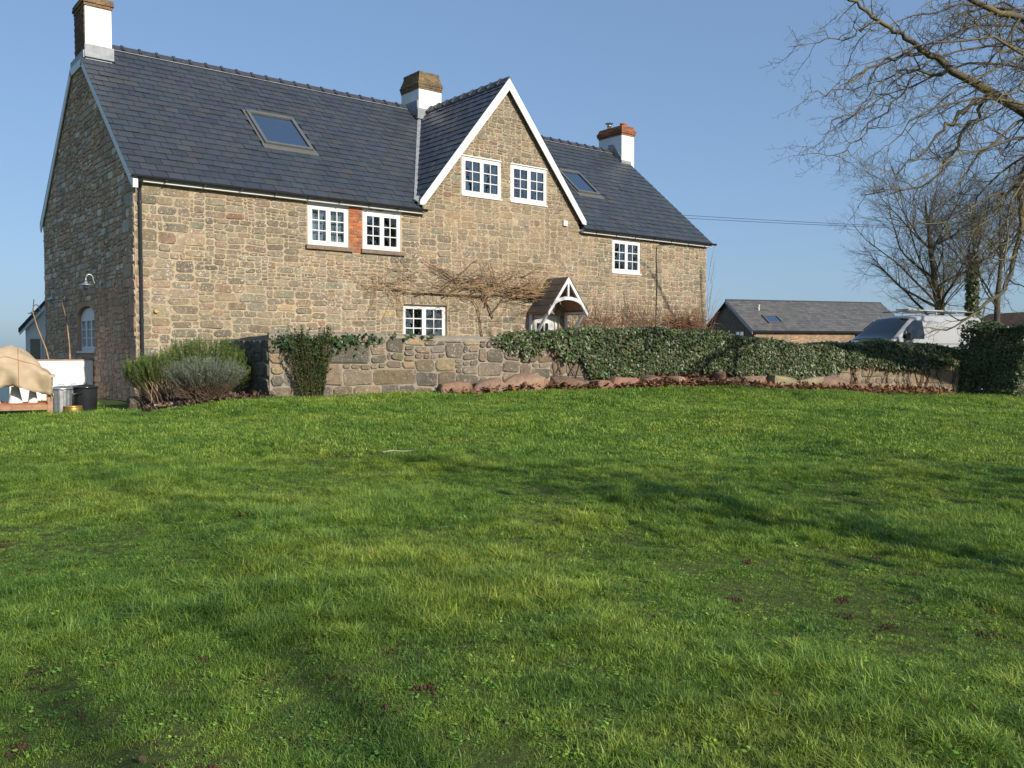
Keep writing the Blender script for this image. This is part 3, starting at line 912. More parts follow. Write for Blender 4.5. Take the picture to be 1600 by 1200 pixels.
# bargeboards
b_ = MB()
def board(mb, p, q, wdt, x0, x1):
    """rake board in the side gable plane between (y,z) points"""
    p, q = np.array(p, float), np.array(q, float)
    n_ = np.array([-(q - p)[1], (q - p)[0]]); n_ = n_ / np.linalg.norm(n_)
    if n_[1] > 0: n_ = -n_
    mb.prism([(x0, *p), (x0, *q), (x0, *(q + n_ * wdt)), (x0, *(p + n_ * wdt))], (x1 - x0, 0, 0))
for p, q, nm in (((-.17, 4.93), (4.12, 8.60), 0), ((4.125, 8.605), (5.395, 8.605), 0), ((5.40, 8.60), (9.62, 4.88), 0)):
    mb = MB(); board(mb, p, q, .19, -.062 - nm, -.034 - nm); mb.build('bargeboard', M['white'], house)
MB().box((-.066, -.20, 4.72), (.04, -.1, 4.925)).build('barge_foot', M['white'], house)
for sgn in (-1, 1):
    mb = MB()
    e = DH + .06
    p0 = np.array([DX + sgn * e, 5.25 - .02]); p1 = np.array([DX, DZ + .02])
    dv = (p1 - p0) / np.linalg.norm(p1 - p0)
    drop = .34
    mb.prism([(p0[0], -.17, p0[1]), (p1[0] - sgn * .0015, -.17, p1[1]), (p1[0] - sgn * .0015, -.17, p1[1] - drop), (p0[0] - sgn * .02 - sgn * .13, -.17, p0[1] - .10), (p0[0] - sgn * .0, -.17, p0[1] - .12)][::sgn], (0, .03, 0))
    mb.build('bargeboard', M['white'], house)
    mb = MB(); mb.prism([(p0[0] + sgn * .0, -.135, p0[1] - .07), (p1[0] - sgn * .002, -.135, p1[1] - .07), (p1[0] - sgn * .002, -.135, p1[1] - .13), (p0[0], -.135, p0[1] - .13)], (0, .12, 0)); mb.build('soffit', M['white'], house)

# chimneys
def brick_ring(parent, x0, x1, y0, y1, z0, courses, pal, mat, R, hgt=.075, inset=None, gap=.006, wid=.215):
    z = z0
    for k in range(courses):
        o = inset(k) if inset else 0.0
        a, b, c_, d = x0 - o, x1 + o, y0 - o, y1 + o
        t = .09
        for (p, q, ax) in ((a, b, 0), (a, b, 1), (c_ + t, d - t, 2), (c_ + t, d - t, 3)):
            u = p - (wid / 2 if k % 2 else 0)
            while u < q - .01:
                s_, e = max(u, p) + gap / 2, min(u + wid, q) - gap / 2
                u += wid
                if e - s_ < .02: continue
                j = R.uniform(-.004, .004)
                bx = {0: ((s_, c_ + j, z), (e, c_ + t, z + hgt - gap)), 1: ((s_, d - t, z), (e, d + j, z + hgt - gap)), 2: ((a + j, s_, z), (a + t, e, z + hgt - gap)), 3: ((b - t, s_, z), (b + j, e, z + hgt - gap))}[ax]
                MB().box(*bx, vary(R.choice(pal), R)).build('brick', mat, parent)
        z += hgt
    return z
Rc = random.Random(77)
PALB = [(.33, .12, .06), (.28, .115, .07), (.38, .15, .075), (.24, .12, .08)]
PALW = [(.19, .125, .075), (.22, .15, .09), (.17, .12, .08), (.25, .14, .08)]
ch = empty('chimney', parent=house)            # over the side gable: rendered front, brick flank
MB().box((.03, 4.08, 8.5), (.665, 5.12, 9.93)).build('shaft', M['render'], ch)
z = 8.5; k = 0
while z < 9.90:                                  # brick flank facing the side gable
    u = 4.09 - (.11 if k % 2 else 0)
    while u < 5.11:
        s_, e = max(u, 4.085), min(u + .215, 5.115); u += .222
        if e - s_ > .03:
            MB().box((.004 + Rc.uniform(-.004, .004), s_, z), (.031, e - .006, z + .066), vary(Rc.choice([(.15, .09, .065), (.18, .10, .07), (.13, .09, .07)]), Rc)).build('brick', M['brick'], ch)
    z += .074; k += 1
brick_ring(ch, .03, .665, 4.08, 5.12, 9.935, 3, PALW, M['cap'], Rc, inset=lambda k: (.03, .06, .05)[k])
MB().box((.05, 4.1, 9.93), (.64, 5.1, 10.15)).build('cap', M['mortar_wall'], ch)
MB().box((.0, 4.02, 8.63), (.70, 4.075, 8.95)).build('flashing', M['lead'], ch)
MB().box((-.030, 4.06, 8.607), (.002, 5.44, 8.80)).build('flashing', M['lead'], ch)
ch = empty('chimney', parent=house)            # behind the central gable
MB().box((10.06, 4.08, 8.6), (10.95, 5.15, 9.70)).build('shaft', M['render'], ch)
zt = brick_ring(ch, 10.06, 10.95, 4.08, 5.15, 9.702, 8, [(.15, .12, .075), (.18, .13, .08), (.13, .11, .075), (.21, .12, .07)], M['cap2'], Rc, inset=lambda k: (.015, .03, .045, .02, -.005, -.03, -.05, -.05)[k])
MB().box((10.12, 4.15, 9.70), (10.88, 5.08, zt - .03)).build('cap', M['mortar_wall'], ch)
mb = MB(); mb.box((9.98, 4.02, 8.72), (11.0, 4.075, 9.06)); mb.box((9.99, 4.078, 8.85), (10.055, 5.0, 9.32)); mb.build('flashing', M['lead'], ch)
ch = empty('chimney', parent=house)            # far end: red brick head, pot and flue cowl
MB().box((19.42, 3.98, 7.9), (20.12, 5.25, 9.62)).build('shaft', M['render'], ch)
zt = brick_ring(ch, 19.42, 20.12, 3.98, 5.25, 9.622, 5, PALB, M['brick'], Rc, inset=lambda k: (.02, .06, .07, .03, .0)[k])
MB().box((19.5, 4.06, 9.62), (20.04, 5.17, zt - .01)).build('cap', M['mortar_wall'], ch)
mb = MB(); mb.lathe([(.13, 0), (.15, .02), (.13, .05), (.12, .12), (.15, .15), (.15, .19), (.11, .19), (.10, .05)], (19.85, 4.3, zt - .015), 18); mb.build('pot', M['terracotta'], ch, smooth=True)
mb = MB(); mb.lathe([(.08, 0), (.08, .18), (.10, .20), (.10, .22), (.05, .22)], (19.7, 4.95, zt - .015), 14); mb.build('flue', M['steel'], ch, smooth=True)
mb = MB(); mb.lathe([(.16, .27), (.17, .28), (.09, .31), (.02, .32)], (19.7, 4.95, zt), 14)
for q in range(3): mb.tube([(19.7 + .09 * cos(q * 2.1), 4.95 + .09 * sin(q * 2.1), zt + .19), (19.7 + .11 * cos(q * 2.1), 4.95 + .11 * sin(q * 2.1), zt + .29)], .008, 4)
mb.build('cowl', M['steel'], ch)
mb = MB(); mb.box((19.36, 3.92, 8.25), (19.9, 3.975, 8.62)); mb.prism([(19.415, 3.98, 8.40), (19.415, 4.7, 9.05), (19.415, 4.7, 9.32), (19.415, 4.45, 9.32), (19.415, 3.98, 8.75)], (-.02, 0, 0)); mb.build('flashing', M['lead'], ch)

# cable, alarm box, vent on the front
mb = MB(); mb.tube([(17.6, -.03, 4.80), (17.15, -.04, 4.78), (17.0, -.04, 4.70), (16.98, -.035, 4.3), (17.03, -.035, 3.6), (16.99, -.035, 2.4), (17.0, -.03, 1.2)], .014, 5); mb.build('wall_cable', M['black'], house)
MB().box((12.68, -.07, 5.03), (12.84, -.0, 5.19)).build('alarm_box', M['white'], house)
mb = MB(); mb.tube([(.42, -.01, 2.05), (.42, -.07, 2.05)], .045, 8); mb.build('vent_cap', M['brass'], house)

# porch
porch = props(empty('porch', (12.05, -.45, 0.4)), 'open white timber porch with arched brace and slate roof over the front door', 'porch')
PX0, PX1, PY, PE, PA = 11.30, 12.82, -.92, 2.36, 3.36
pm = (PX0 + PX1) / 2
ps = (PA - PE) / (pm - PX0)
def pbuild(mb, name, mat, parent=porch, **k):
    o = mb.build(name, mat, parent, **k)
    o.matrix_parent_inverse = Matrix.Translation((-12.05, .45, -.4))
    return o
for sgn in (-1, 1):
    e = pm + sgn * (pm - PX0 + .06)
    ze = PE - ps * .06
    mb = MB(); mb.prism([(pm, PY - .05, PA), (e, PY - .05, ze), (e, -.03, ze), (pm, -.03, PA)][::sgn], (0, 0, -.03)); ro = pbuild(mb, 'roof_board', M['timber'])
    sd3 = np.array([-sgn * (pm - PX0), 0, PA - PE]); Lp = np.linalg.norm(sd3) + .08; sd3 = sd3 / np.linalg.norm(sd3)
    nn = np.array([sgn * sd3[2], 0, abs(sd3[0])])
    for r_ in range(5):
        for k in range(4):
            y0 = PY - .07 + k * .25 - (.12 if r_ % 2 else 0); y1 = y0 + .245
            y0, y1 = max(y0, PY - .07), min(y1, -.03)
            if y1 - y0 < .03: continue
            o = np.array([e, 0, ze])
            s0, s1 = r_ * Lp / 5, min((r_ + 1.25) * Lp / 5, Lp)
            V = []
            for hgt in (.004, .014):
                for yy, s_, l in ((y0, s0, .012), (y1, s0, .012), (y1, s1, .002), (y0, s1, .002)):
                    V.append(o + sd3 * s_ + np.array([0, yy, 0]) + nn * (l + hgt))
            mb = MB().add(V, BOXF if sgn < 0 else [f[::-1] for f in BOXF], vary((.085, .072, .06), Rc))
            s_o = mb.build('slate', M['slate'], ro)
mb = MB()
for sgn in (-1, 1):
    e = pm + sgn * (pm - PX0 + .05); ze = PE - ps * .05
    mb.prism([(pm - sgn * .001, PY - .06, PA + .0), (e, PY - .06, ze + .0), (e - sgn * .02, PY - .06, ze - .11), (pm - sgn * .001, PY - .06, PA - .15)][::sgn], (0, .06, 0))
pbuild(mb, 'rafter', M['white'])
mb = MB(); mb.box((pm - .035, PY - .052, 2.78), (pm + .035, PY - .004, PA - .12)); pbuild(mb, 'king_post', M['white'])
mb = MB()
ar = [(pm + (pm - PX0 - .02) * -cos(t), 2.33 + .44 * sin(t)) for t in np.linspace(.12, pi - .12, 15)]
out = [(x, PY - .055, z) for x, z in ar] + [(pm + (x - pm) * .97, PY - .055, z - .10) for x, z in ar[::-1]]
n_ = len(ar)
for i in range(n_ - 1):
    mb.prism([out[i], out[i + 1], out[2 * n_ - 2 - i], out[2 * n_ - 1 - i]], (0, .055, 0))
pbuild(mb, 'arched_brace', M['white'])
for sgn in (-1, 1):
    x = pm + sgn * (pm - PX0 - .04)
    mb = MB(); mb.box((x - .035, PY - .0, 2.27), (x + .035, -.03, 2.34)); pbuild(mb, 'wall_plate', M['white'])
    mb = MB(); mb.box((x - .04, -.095, 1.2), (x + .04, -.03, 2.27)); pbuild(mb, 'wall_post', M['white'])
    mb = MB(); mb.prism([(x - .03, PY + .02, 2.27), (x - .03, PY + .12, 2.27), (x - .03, -.10, 1.42), (x - .03, -.10, 1.28)], (.06, 0, 0)); pbuild(mb, 'bracket', M['white'])
pl = MB(); pl.tube([(pm, -.03, 2.62), (pm, -.20, 2.70), (pm, -.26, 2.62), (pm, -.26, 2.56)], .012, 6); pl.lathe([(.05, .0), (.13, -.02), (.14, -.03), (.04, -.03)], (pm, -.26, 2.56), 14); 
pw = pl.build('porch_lamp', M['steel'], None); props(pw, 'small steel lantern hanging inside the white porch', 'lamp')
pl = MB(); pl.lathe([(.04, -.03), (.06, -.08), (.05, -.17), (.02, -.19)], (pm, -.26, 2.56), 12); pl.build('lamp_glass', M['white'], pw, smooth=True)

# ------------------------------------------------------------------ lamps on the side gable
def wall_lamp(y, z, label, far):
    t = props(empty('wall_lamp', (-.03, y, z)), label, 'lamp', 'swan neck lamps on the side gable')
    m = MB(); m.tube([(.01, 0, 0), (-.02, 0, 0)], .055, 12); m.build('wall_plate', M['galv'], t)
    m = MB()
    P = [(-.02, 0, 0), (-.10, 0, -.03), (-.16, 0, .04)] + [(-.24 - .085 * cos(a), 0, .10 + .10 * sin(a)) for a in np.linspace(-.3, pi, 9)][::1]
    P = [(-.02, 0, 0), (-.09, 0, -.035), (-.15, 0, .01), (-.18, 0, .10)] + [(-.26 + .08 * cos(a), 0, .12 + .09 * sin(a)) for a in np.linspace(0, pi, 8)] + [(-.34, 0, .02)]
    m.tube(P, .013, 7); m.build('swan_neck', M['galv'], t, smooth=True)
    m = MB(); m.lathe([(.03, .04), (.04, .02), (.05, -.01), (.15, -.045), (.155, -.055), (.05, -.03)], (-.34, 0, 0), 18); m.build('shade', M['galv'], t, smooth=True)
    m = MB(); m.lathe([(.05, -.035), (.055, -.10), (.05, -.16), (.025, -.185)], (-.34, 0, 0), 14); m.build('glass_jar', M['glass'], t, smooth=True)
    return t
wall_lamp(2.74, 2.80, 'galvanised swan neck lamp above the arched gable window', 0)
wall_lamp(6.55, 2.62, 'galvanised swan neck lamp between the two other lamps of the side gable', 1)
wall_lamp(9.15, 2.32, 'galvanised swan neck lamp at the back corner of the side gable', 2)

# ------------------------------------------------------------------ garden wall
gwall = props(empty('garden_wall', (float(W0[0]), float(W0[1]), gz(*W0))), 'low rubble stone garden wall half hidden under ivy before the house', 'wall')
def unparent_offset(o):
    """keeps world coordinates of a mesh under a thing whose Empty is not at the origin"""
    o.matrix_parent_inverse = o.parent.matrix_basis.inverted()
    return o
def TW(u, v, d): return (W0[0] + WD[0] * u + WN[0] * d, W0[1] + WD[1] * u + WN[1] * d, v)
core = MB()
N = 40
V = []
for i in range(N + 1):
    s_ = WL * i / N
    jt = .02 * noise.noise(Vector((s_ * 3, 1, 0)))
    V += [TW(s_, -.6, 0), TW(s_, wall_top(s_) + jt, -.015), TW(s_, wall_top(s_) + .05 + jt, -.22), TW(s_, wall_top(s_) + jt, -.44), TW(s_, -.6, -.45)]
Fs = []
for i in range(N):
    for j in range(4): Fs.append((i * 5 + j, (i + 1) * 5 + j, (i + 1) * 5 + j + 1, i * 5 + j + 1))
Fs += [(0, 1, 2, 3, 4), tuple(N * 5 + k for k in (4, 3, 2, 1, 0))]
core.add(V, Fs)
RB = TW(0, 0, -.45)
wc = unparent_offset(core.build('wall_core', M['mortar_wall'], gwall))
RN = np.array([-WN[0], -WN[1]])                 # the return runs back towards the house
def TR(u, v, d): return (W0[0] + .003 + RD[0] * u - RD2[0] * d, W0[1] + RD[1] * u - RD2[1] * d, v)
RD = np.array([0.04, 1.0]); RD /= np.linalg.norm(RD); RD2 = np.array([RD[1], -RD[0]])   # RD2 points to +X; outwards is -RD2
ret = MB()
V = []
for i in range(9):
    s_ = .02 + 3.0 * i / 8
    zt_ = 1.48 - .03 * s_ + .03 * noise.noise(Vector((s_ * 4, 7, 0)))
    V += [TR(s_, -.6, 0), TR(s_, zt_, -.01), TR(s_, zt_ + .03, -.2), TR(s_, zt_, -.44), TR(s_, -.6, -.45)]
Fs = []
for i in range(8):
    for j in range(4): Fs.append((i * 5 + j, i * 5 + j + 1, (i + 1) * 5 + j + 1, (i + 1) * 5 + j))
Fs += [(4, 3, 2, 1, 0), tuple(40 + k for k in (0, 1, 2, 3, 4))]
ret.add(V, Fs)
wr_ = unparent_offset(ret.build('wall_return', M['mortar_wall'], gwall))
PAL_W = [(.19, .145, .098), (.175, .138, .10), (.22, .168, .115), (.145, .118, .09), (.21, .152, .105), (.185, .155, .12), (.25, .185, .115), (.13, .108, .085)]
Rw = random.Random(31)
wst = []
for rc in rubble(0.0, WL, -.15, 1.75, lambda u, v: v < wall_top(u) - .03, 41, .055, 2, 6, (1.2, 2.3), lambda u, v: 1.3 if u < 1.2 or u > 14 else 1.0):
    g = stone_geo(rc, Rw, .020, .011, .055, 9.3, .34)
    if not g: continue
    V, Fs = g
    zc = (rc[2] + rc[3]) / 2
    P_ = TW((rc[0] + rc[1]) / 2, zc, 0)
    if zc < gz(P_[0], P_[1]) - .1: continue
    col = vary(Rw.choice(PAL_W), Rw, .22)
    if rc[0] > 12.5: col = tuple(.5 * a + .5 * b for a, b in zip(col, (.30, .215, .135)))
    wst.append((seen(P_, (rc[1] - rc[0]) * (rc[3] - rc[2]), (WN[0], WN[1], 0)) * (1.0 if rc[0] < 6 or rc[0] > 12 else .2), [TW(*p) for p in V], Fs, smear(V, col, (.31, .26, .20), .4), 'a'))
for rc in rubble(0.02, 3.0, -.1, 1.5, lambda u, v: v < 1.42, 43, .06, 2, 5, (1.1, 2.0)):
    g = stone_geo(rc, Rw, .03, .014, .035, 2.2, .4)
    if not g: continue
    V, Fs = g
    P_ = TR((rc[0] + rc[1]) / 2, (rc[2] + rc[3]) / 2, 0)
    wst.append((seen(P_, (rc[1] - rc[0]) * (rc[3] - rc[2]), (-1, 0, 0)), [TR(*p) for p in V], [f[::-1] for f in Fs], vary(Rw.choice([(.12, .115, .09), (.15, .13, .105), (.10, .10, .08)]), Rw), 'b'))
for rc in rubble(.02, .44, -.15, 1.3, lambda u, v: True, 44, .06, 3, 5, (1.1, 2.0)):     # the end by the gateway
    g = stone_geo(rc, Rw, .02, .014, .02, 2.2, .4)
    if not g: continue
    V, Fs = g
    Te = lambda u, v, d: TW(WL + d, v, -u)
    P_ = Te(.2, (rc[2] + rc[3]) / 2, 0)
    wst.append((0, [Te(*p) for p in V], Fs, vary((.26, .20, .13), Rw), 'a'))
_b = set(o.name for o in bpy.data.objects)
place_pieces(wst, 300, 'stone', 'stonework', lambda k: M['stone_wall'], lambda k: wc if k == 'a' else wr_)

# ------------------------------------------------------------------ leaves
def leaf_cloud(P, Nrm, size, colr, shape, rng, jitter=.6, droop=0.0):
    """P (n,3) leaf positions, Nrm (n,3) facing, shape: outline (k,2) of a leaf with its stalk at the origin; one fan per leaf"""
    n = len(P); k = len(shape)
    Nn_ = Nrm + rng.normal(0, jitter, (n, 3)); Nn_ /= np.linalg.norm(Nn_, axis=1)[:, None] + 1e-9
    rnd = rng.normal(0, 1, (n, 3)); rnd[:, 2] -= droop
    A = rnd - (rnd * Nn_).sum(1)[:, None] * Nn_; A /= np.linalg.norm(A, axis=1)[:, None] + 1e-9
    B = np.cross(Nn_, A)
    s_ = (size * rng.uniform(.45, 1.45, n))[:, None, None]
    sh = np.array(shape)
    V = P[:, None, :] + s_ * (A[:, None, :] * sh[None, :, 0, None] + B[:, None, :] * sh[None, :, 1, None]) + s_ * Nn_[:, None, :] * (-.25 * np.abs(sh[None, :, 1, None]))
    base = (np.arange(n) * k)[:, None, None]
    tri = np.array([(0, i, i + 1) for i in range(1, k - 1)])[None]
    Fm = (base + tri).reshape(-1, 3)
    C = np.repeat(colr, k, axis=0)
    return V.reshape(-1, 3), Fm, C
IVY = [(0, 0), (.25, .45), (.45, .28), (1.0, 0), (.45, -.28), (.25, -.45)]
OVAL = [(0, 0), (.3, .26), (.7, .24), (1, 0), (.7, -.24), (.3, -.26)]
NEED = [(0, -.055), (0, .055), (1, 0)]
def pick(pal, n, rng, v=.25):
    pal = np.array(pal); c = pal[rng.integers(0, len(pal), n)]
    return c * rng.uniform(1 - v, 1 + v, (n, 1))
PAL_I = [(.056, .094, .024), (.070, .112, .028), (.042, .070, .020), (.092, .132, .036), (.115, .145, .065), (.13, .095, .045)]

rng = np.random.default_rng(8)
def ivy_low(s_):     # lower edge of the ivy along the wall
    pts = [(0, 2.0), (4.3, 2.0), (4.8, 1.30), (5.6, 1.02), (6.0, 1.32), (6.4, .92), (6.8, 1.0), (7.0, .62), (7.6, .5), (8.6, .62), (9.2, .68), (10, .72), (11, .62), (12.2, .45), (13.2, .28), (13.6, .34), (13.9, .76), (15, .84), (15.8, .70), (16.6, .74), (17.6, .82), (18.35, .94), (18.6, .98)]
    x, y = zip(*pts); return np.interp(s_, x, y)
n = 42000
s_ = rng.uniform(4.2, 18.5, n)
lo = ivy_low(s_) + rng.normal(0, .05, n); top = np.array([wall_top(a) for a in s_]) + .11 + .04 * np.sin(s_ * 1.3) + .03 * np.sin(s_ * 3.7 + 1)
thick = np.clip((s_ - 4.2) / 3.0, .12, 1.0)
vv = lo + rng.uniform(0, 1, n) * (top - lo)
keep = (top - lo) > .05
keep &= rng.uniform(0, 1, n) < np.clip((top - lo) / .9, .15, 1) * np.where(s_ < 6.8, .55, 1)
s_, vv, top, thick = s_[keep], vv[keep], top[keep], thick[keep]
bul = np.array([noise.noise(Vector((a * 2.2, b * 2.2, 3.0))) for a, b in zip(s_, vv)])
dd = (.05 + .10 * thick + .07 * bul) + rng.uniform(-.05, .04, len(s_))
P1_ = np.stack([W0[0] + WD[0] * s_ + WN[0] * dd, W0[1] + WD[1] * s_ + WN[1] * dd, vv], -1)
N1_ = np.tile(np.array([WN[0], WN[1], .35]), (len(s_), 1))
m = 14000                                        # over the top
s2 = rng.uniform(5.0, 18.4, m); w2 = rng.uniform(-.5, .16, m)
t2 = np.array([wall_top(a) for a in s2]) + .11 + .04 * np.sin(s2 * 1.3) + .03 * np.sin(s2 * 3.7 + 1) + rng.uniform(-.06, .03, m) - np.maximum(0, w2) * .5
k2 = rng.uniform(0, 1, m) < np.clip((s2 - 4.8) / 2.5, .1, 1)
s2, w2, t2 = s2[k2], w2[k2], t2[k2]
P2_ = np.stack([W0[0] + WD[0] * s2 + WN[0] * w2, W0[1] + WD[1] * s2 + WN[1] * w2, t2], -1)
N2_ = np.tile(np.array([WN[0] * .4, WN[1] * .4, 1.0]), (len(s2), 1))
P_ = np.concatenate([P1_, P2_]); Nm = np.concatenate([N1_, N2_])
V, Fm, C = leaf_cloud(P_, Nm, np.full(len(P_), .064), pick(PAL_I, len(P_), rng), IVY, rng, .45, 1.2)
ivy = props(empty('ivy', tuple(TW(9, .4, .1))), 'thick dark green ivy draped along the top of the garden wall', 'ivy')
unparent_offset(np_mesh('foliage', V, Fm, M['ivy'], ivy, C))
mb = MB()
Ri = random.Random(3)
for k in range(60):
    a = Ri.uniform(5.5, 18.0); z0 = gz(*TW(a, 0, 0)[:2]); pts = []
    x = a
    for j in range(8):
        pts.append(TW(min(x, WL), z0 + (wall_top(a) + .05 - z0) * j / 7, .045 + Ri.uniform(-.01, .02))); x += Ri.uniform(-.12, .12)
    mb.tube(pts, np.linspace(.014, .005, 8), 4)
unparent_offset(mb.build('stem', M['darktwig'], ivy))

# ------------------------------------------------------------------ ivy clad wall past the gateway
HC = cp(1590, 622, 22.6)[:2]
hed = props(empty('ivy_clad_wall', (float(HC[0]), float(HC[1]), gz(*HC))), 'taller wall smothered in dark ivy across the gateway from the garden wall', 'wall')
mb = MB(); mb.box((HC[0] + .2, HC[1] + .2, -.5), (HC[0] + 12, HC[1] + .7, 1.60)); mb.box((HC[0] + .2, HC[1] + .71, -.5), (HC[0] + .75, HC[1] + 1.3, 1.55))
mb.c = [(.14, .12, .09)] * len(mb.v); unparent_offset(mb.build('wall_core', M['stone_wall'], hed))
n = 15000
sel = rng.uniform(0, 1, n)
P_ = np.zeros((n, 3)); Nm = np.zeros((n, 3))
Lh, Lw = 1.5, 7.0
for q in range(n):
    if sel[q] < .32:
        u = rng.uniform(-.1, Lh) ; v = rng.uniform(-.1, 1.80)
        if v < .35 and rng.random() < .4: v += .5
        b = .30 * noise.noise(Vector((u * 1.3, v * 1.3, 5.0))) - .25 * max(0, v - 1.35)
        P_[q] = (HC[0] + .08 - .10 - b + rng.uniform(-.05, .06), HC[1] + u, v); Nm[q] = (-1, -.1, .3)
    elif sel[q] < .72:
        u = rng.uniform(-.1, Lw); v = rng.uniform(-.1, 1.80)
        b = .34 * noise.noise(Vector((u * 1.3, v * 1.3, 9.0))) - .25 * max(0, v - 1.35)
        P_[q] = (HC[0] + u, HC[1] + .02 - b + rng.uniform(-.05, .06), v); Nm[q] = (0, -1, .3)
    else:
        u = rng.uniform(-.1, Lh); x = rng.uniform(-.1, .95)
        if rng.random() < .65: x, u = rng.uniform(-.1, Lw), rng.uniform(-.1, .9)
        P_[q] = (HC[0] + x, HC[1] + u, 1.78 + .30 * noise.noise(Vector((u * 1.2, x * 1.2, 2))) + rng.uniform(-.05, .05)); Nm[q] = (-.2, -.2, 1)
V, Fm, C = leaf_cloud(P_, Nm, np.full(n, .072), pick(PAL_I, n, rng), IVY, rng, .45, 1.2)
unparent_offset(np_mesh('ivy_foliage', V, Fm, M['ivy'], hed, C))

# ------------------------------------------------------------------ rocks along the foot of the wall
def rock_mesh(R, sx, sy, sz, seed):
    """a rough squared boulder"""
    n = 8; V = []; idx = {}; Fs = []
    def vid(i, j, k):
        key = (i, j, k)
        if key not in idx:
            p = np.array([i / n * 2 - 1, j / n * 2 - 1, k / n * 2 - 1])
            q = p / (np.abs(p) ** 6).sum() ** (1 / 6)
            nz = noise.noise(Vector(q * 1.1) + Vector((seed, 0, 0))) * .14 + noise.noise(Vector(q * 3.0) + Vector((seed, 5, 0))) * .06
            q = q * (1 + nz)
            for d_, l_ in cuts:
                ex = q @ d_ - l_
                if ex > 0: q = q - d_ * ex
            idx[key] = len(V); V.append((q[0] * sx, q[1] * sy, q[2] * sz))
        return idx[key]
    cuts = []
    for _ in range(9):
        d = np.array([R.gauss(0, 1), R.gauss(0, .8), R.gauss(.35, .8)]); d /= np.linalg.norm(d); cuts.append((d, R.uniform(.80, 1.0)))
    for a in range(n):
        for b in range(n):
            for c_, rev in ((0, 1), (n, 0)):
                for ax in range(3):
                    def g(x, y): 
                        t = [0, 0, 0]; t[ax] = c_; t[(ax + 1) % 3] = x; t[(ax + 2) % 3] = y; return vid(*t)
                    f = (g(a, b), g(a + 1, b), g(a + 1, b + 1), g(a, b + 1))
                    Fs.append(f[::-1] if rev else f)
    return V, Fs
Rr = random.Random(12)
ORD = 'first second third fourth fifth sixth seventh eighth ninth tenth eleventh twelfth thirteenth fourteenth'.split()
nred = 0
rocks = [(3.75, .38, .15, 0), (4.50, .36, .16, 0), (5.35, .46, .20, 0), (6.35, .36, .15, 0), (7.15, .27, .14, 0), (7.75, .42, .17, 0), (8.55, .30, .13, 0), (9.15, .24, .13, 0), (9.68, .36, .15, 0), (10.25, .14, .13, 2), (10.42, .24, .13, 0), (11.0, .46, .20, 0), (12.05, .42, .20, 1), (12.75, .42, .20, 1), (13.45, .40, .19, 0), (14.2, .46, .14, 0)]
for (s0, hw, hh, kind) in rocks:
    x, y, _ = TW(s0, 0, .38 + Rr.uniform(-.05, .06))
    V, Fs = rock_mesh(Rr, hw * Rr.uniform(.9, 1.15), .24, hh * Rr.uniform(.75, 1.1), Rr.uniform(0, 99))
    mb = MB().add(V, Fs, vary([Rr.choice([(.27, .175, .12), (.24, .15, .105), (.29, .20, .14), (.25, .145, .10)]), (.33, .25, .165), (.20, .115, .085)][kind], Rr, .2))
    o = mb.build('rock', M['rock'], None, smooth=True)
    o.modifiers.new('facets', 'EDGE_SPLIT').split_angle = radians(24)
    o.location = (x, y, gz(x, y) + hh * Rr.uniform(.55, .85) + .02)
    o.rotation_euler = (Rr.uniform(-.14, .14), Rr.uniform(-.14, .14), atan2(WD[1], WD[0]) + Rr.uniform(-.15, .15))
    if kind == 1: props(o, ('first' if s0 < 12.3 else 'second') + ' pale buff block from the porch side among the red wall foot boulders', 'rock', 'pale blocks at the wall foot')
    elif kind == 2: props(o, 'small dark red stone perched up between two boulders of the wall foot row', 'rock'); o.location.z += .13
    else:
        nred += 1
        props(o, ORD[nred - 1] + ' red sandstone boulder of the wall foot row, counted from the bare wall corner', 'rock', 'red boulders along the wall foot')

# ------------------------------------------------------------------ bed, litter
bedA, bedB = (-.75, -3.25), (1.55, -3.75)
sheet('flower_bed', [(-1.0, -3.55), (1.62, -4.05), (1.5, -1.2), (-.2, -.6)], .012, M['soil'])
sheet('yard', [(1.6, -3.9), (19.2, -9.7), (60, 20), (1.6, -.02)], .012, M['yard'], 40)
rng2 = np.random.default_rng(21)
def litter(name, P, size, pal, label, rngx):
    P = np.array(P)
    Z = gz_arr(P[:, 0], P[:, 1]) + P[:, 2]
    Q = np.stack([P[:, 0], P[:, 1], Z], -1)
    V, Fm, C = leaf_cloud(Q, np.tile((0, 0, 1.0), (len(Q), 1)), np.full(len(Q), size), pick(pal, len(Q), rngx, .35), OVAL, rngx, .55)
    o = np_mesh(name, V, Fm, M['dead'], None, C, kind='stuff')
    return props(o, label, 'leaves')
L = []
for k in range(7500):
    s0 = rng2.uniform(8.0, 17.2) if rng2.random() < .8 else rng2.uniform(3.5, 9)
    wv = np.interp(s0, [3, 8, 10.5, 12.5, 14.5, 16, 17.3], [.10, .22, .40, .65, 1.0, .95, .35])
    off = abs(rng2.normal(0, wv * .6)) + .10
    if s0 < 14 and off < .5 and rng2.random() < .5: off = rng2.uniform(.5, .6 + wv * .6)
    x, y, _ = TW(s0, 0, off)
    L.append((x, y, .05 + rng2.uniform(.0, .14) * math.exp(-off * .8) + (.10 * math.exp(-(off / .45) ** 2) if 8.5 < s0 < 14.6 else 0)))
PAL_D = [(.20, .095, .05), (.26, .13, .07), (.15, .075, .045), (.30, .165, .09), (.22, .12, .075)]
litter('leaf_litter', L, .11, PAL_D, 'drift of dry brown leaves along the foot of the ivy wall', rng2)
L = []
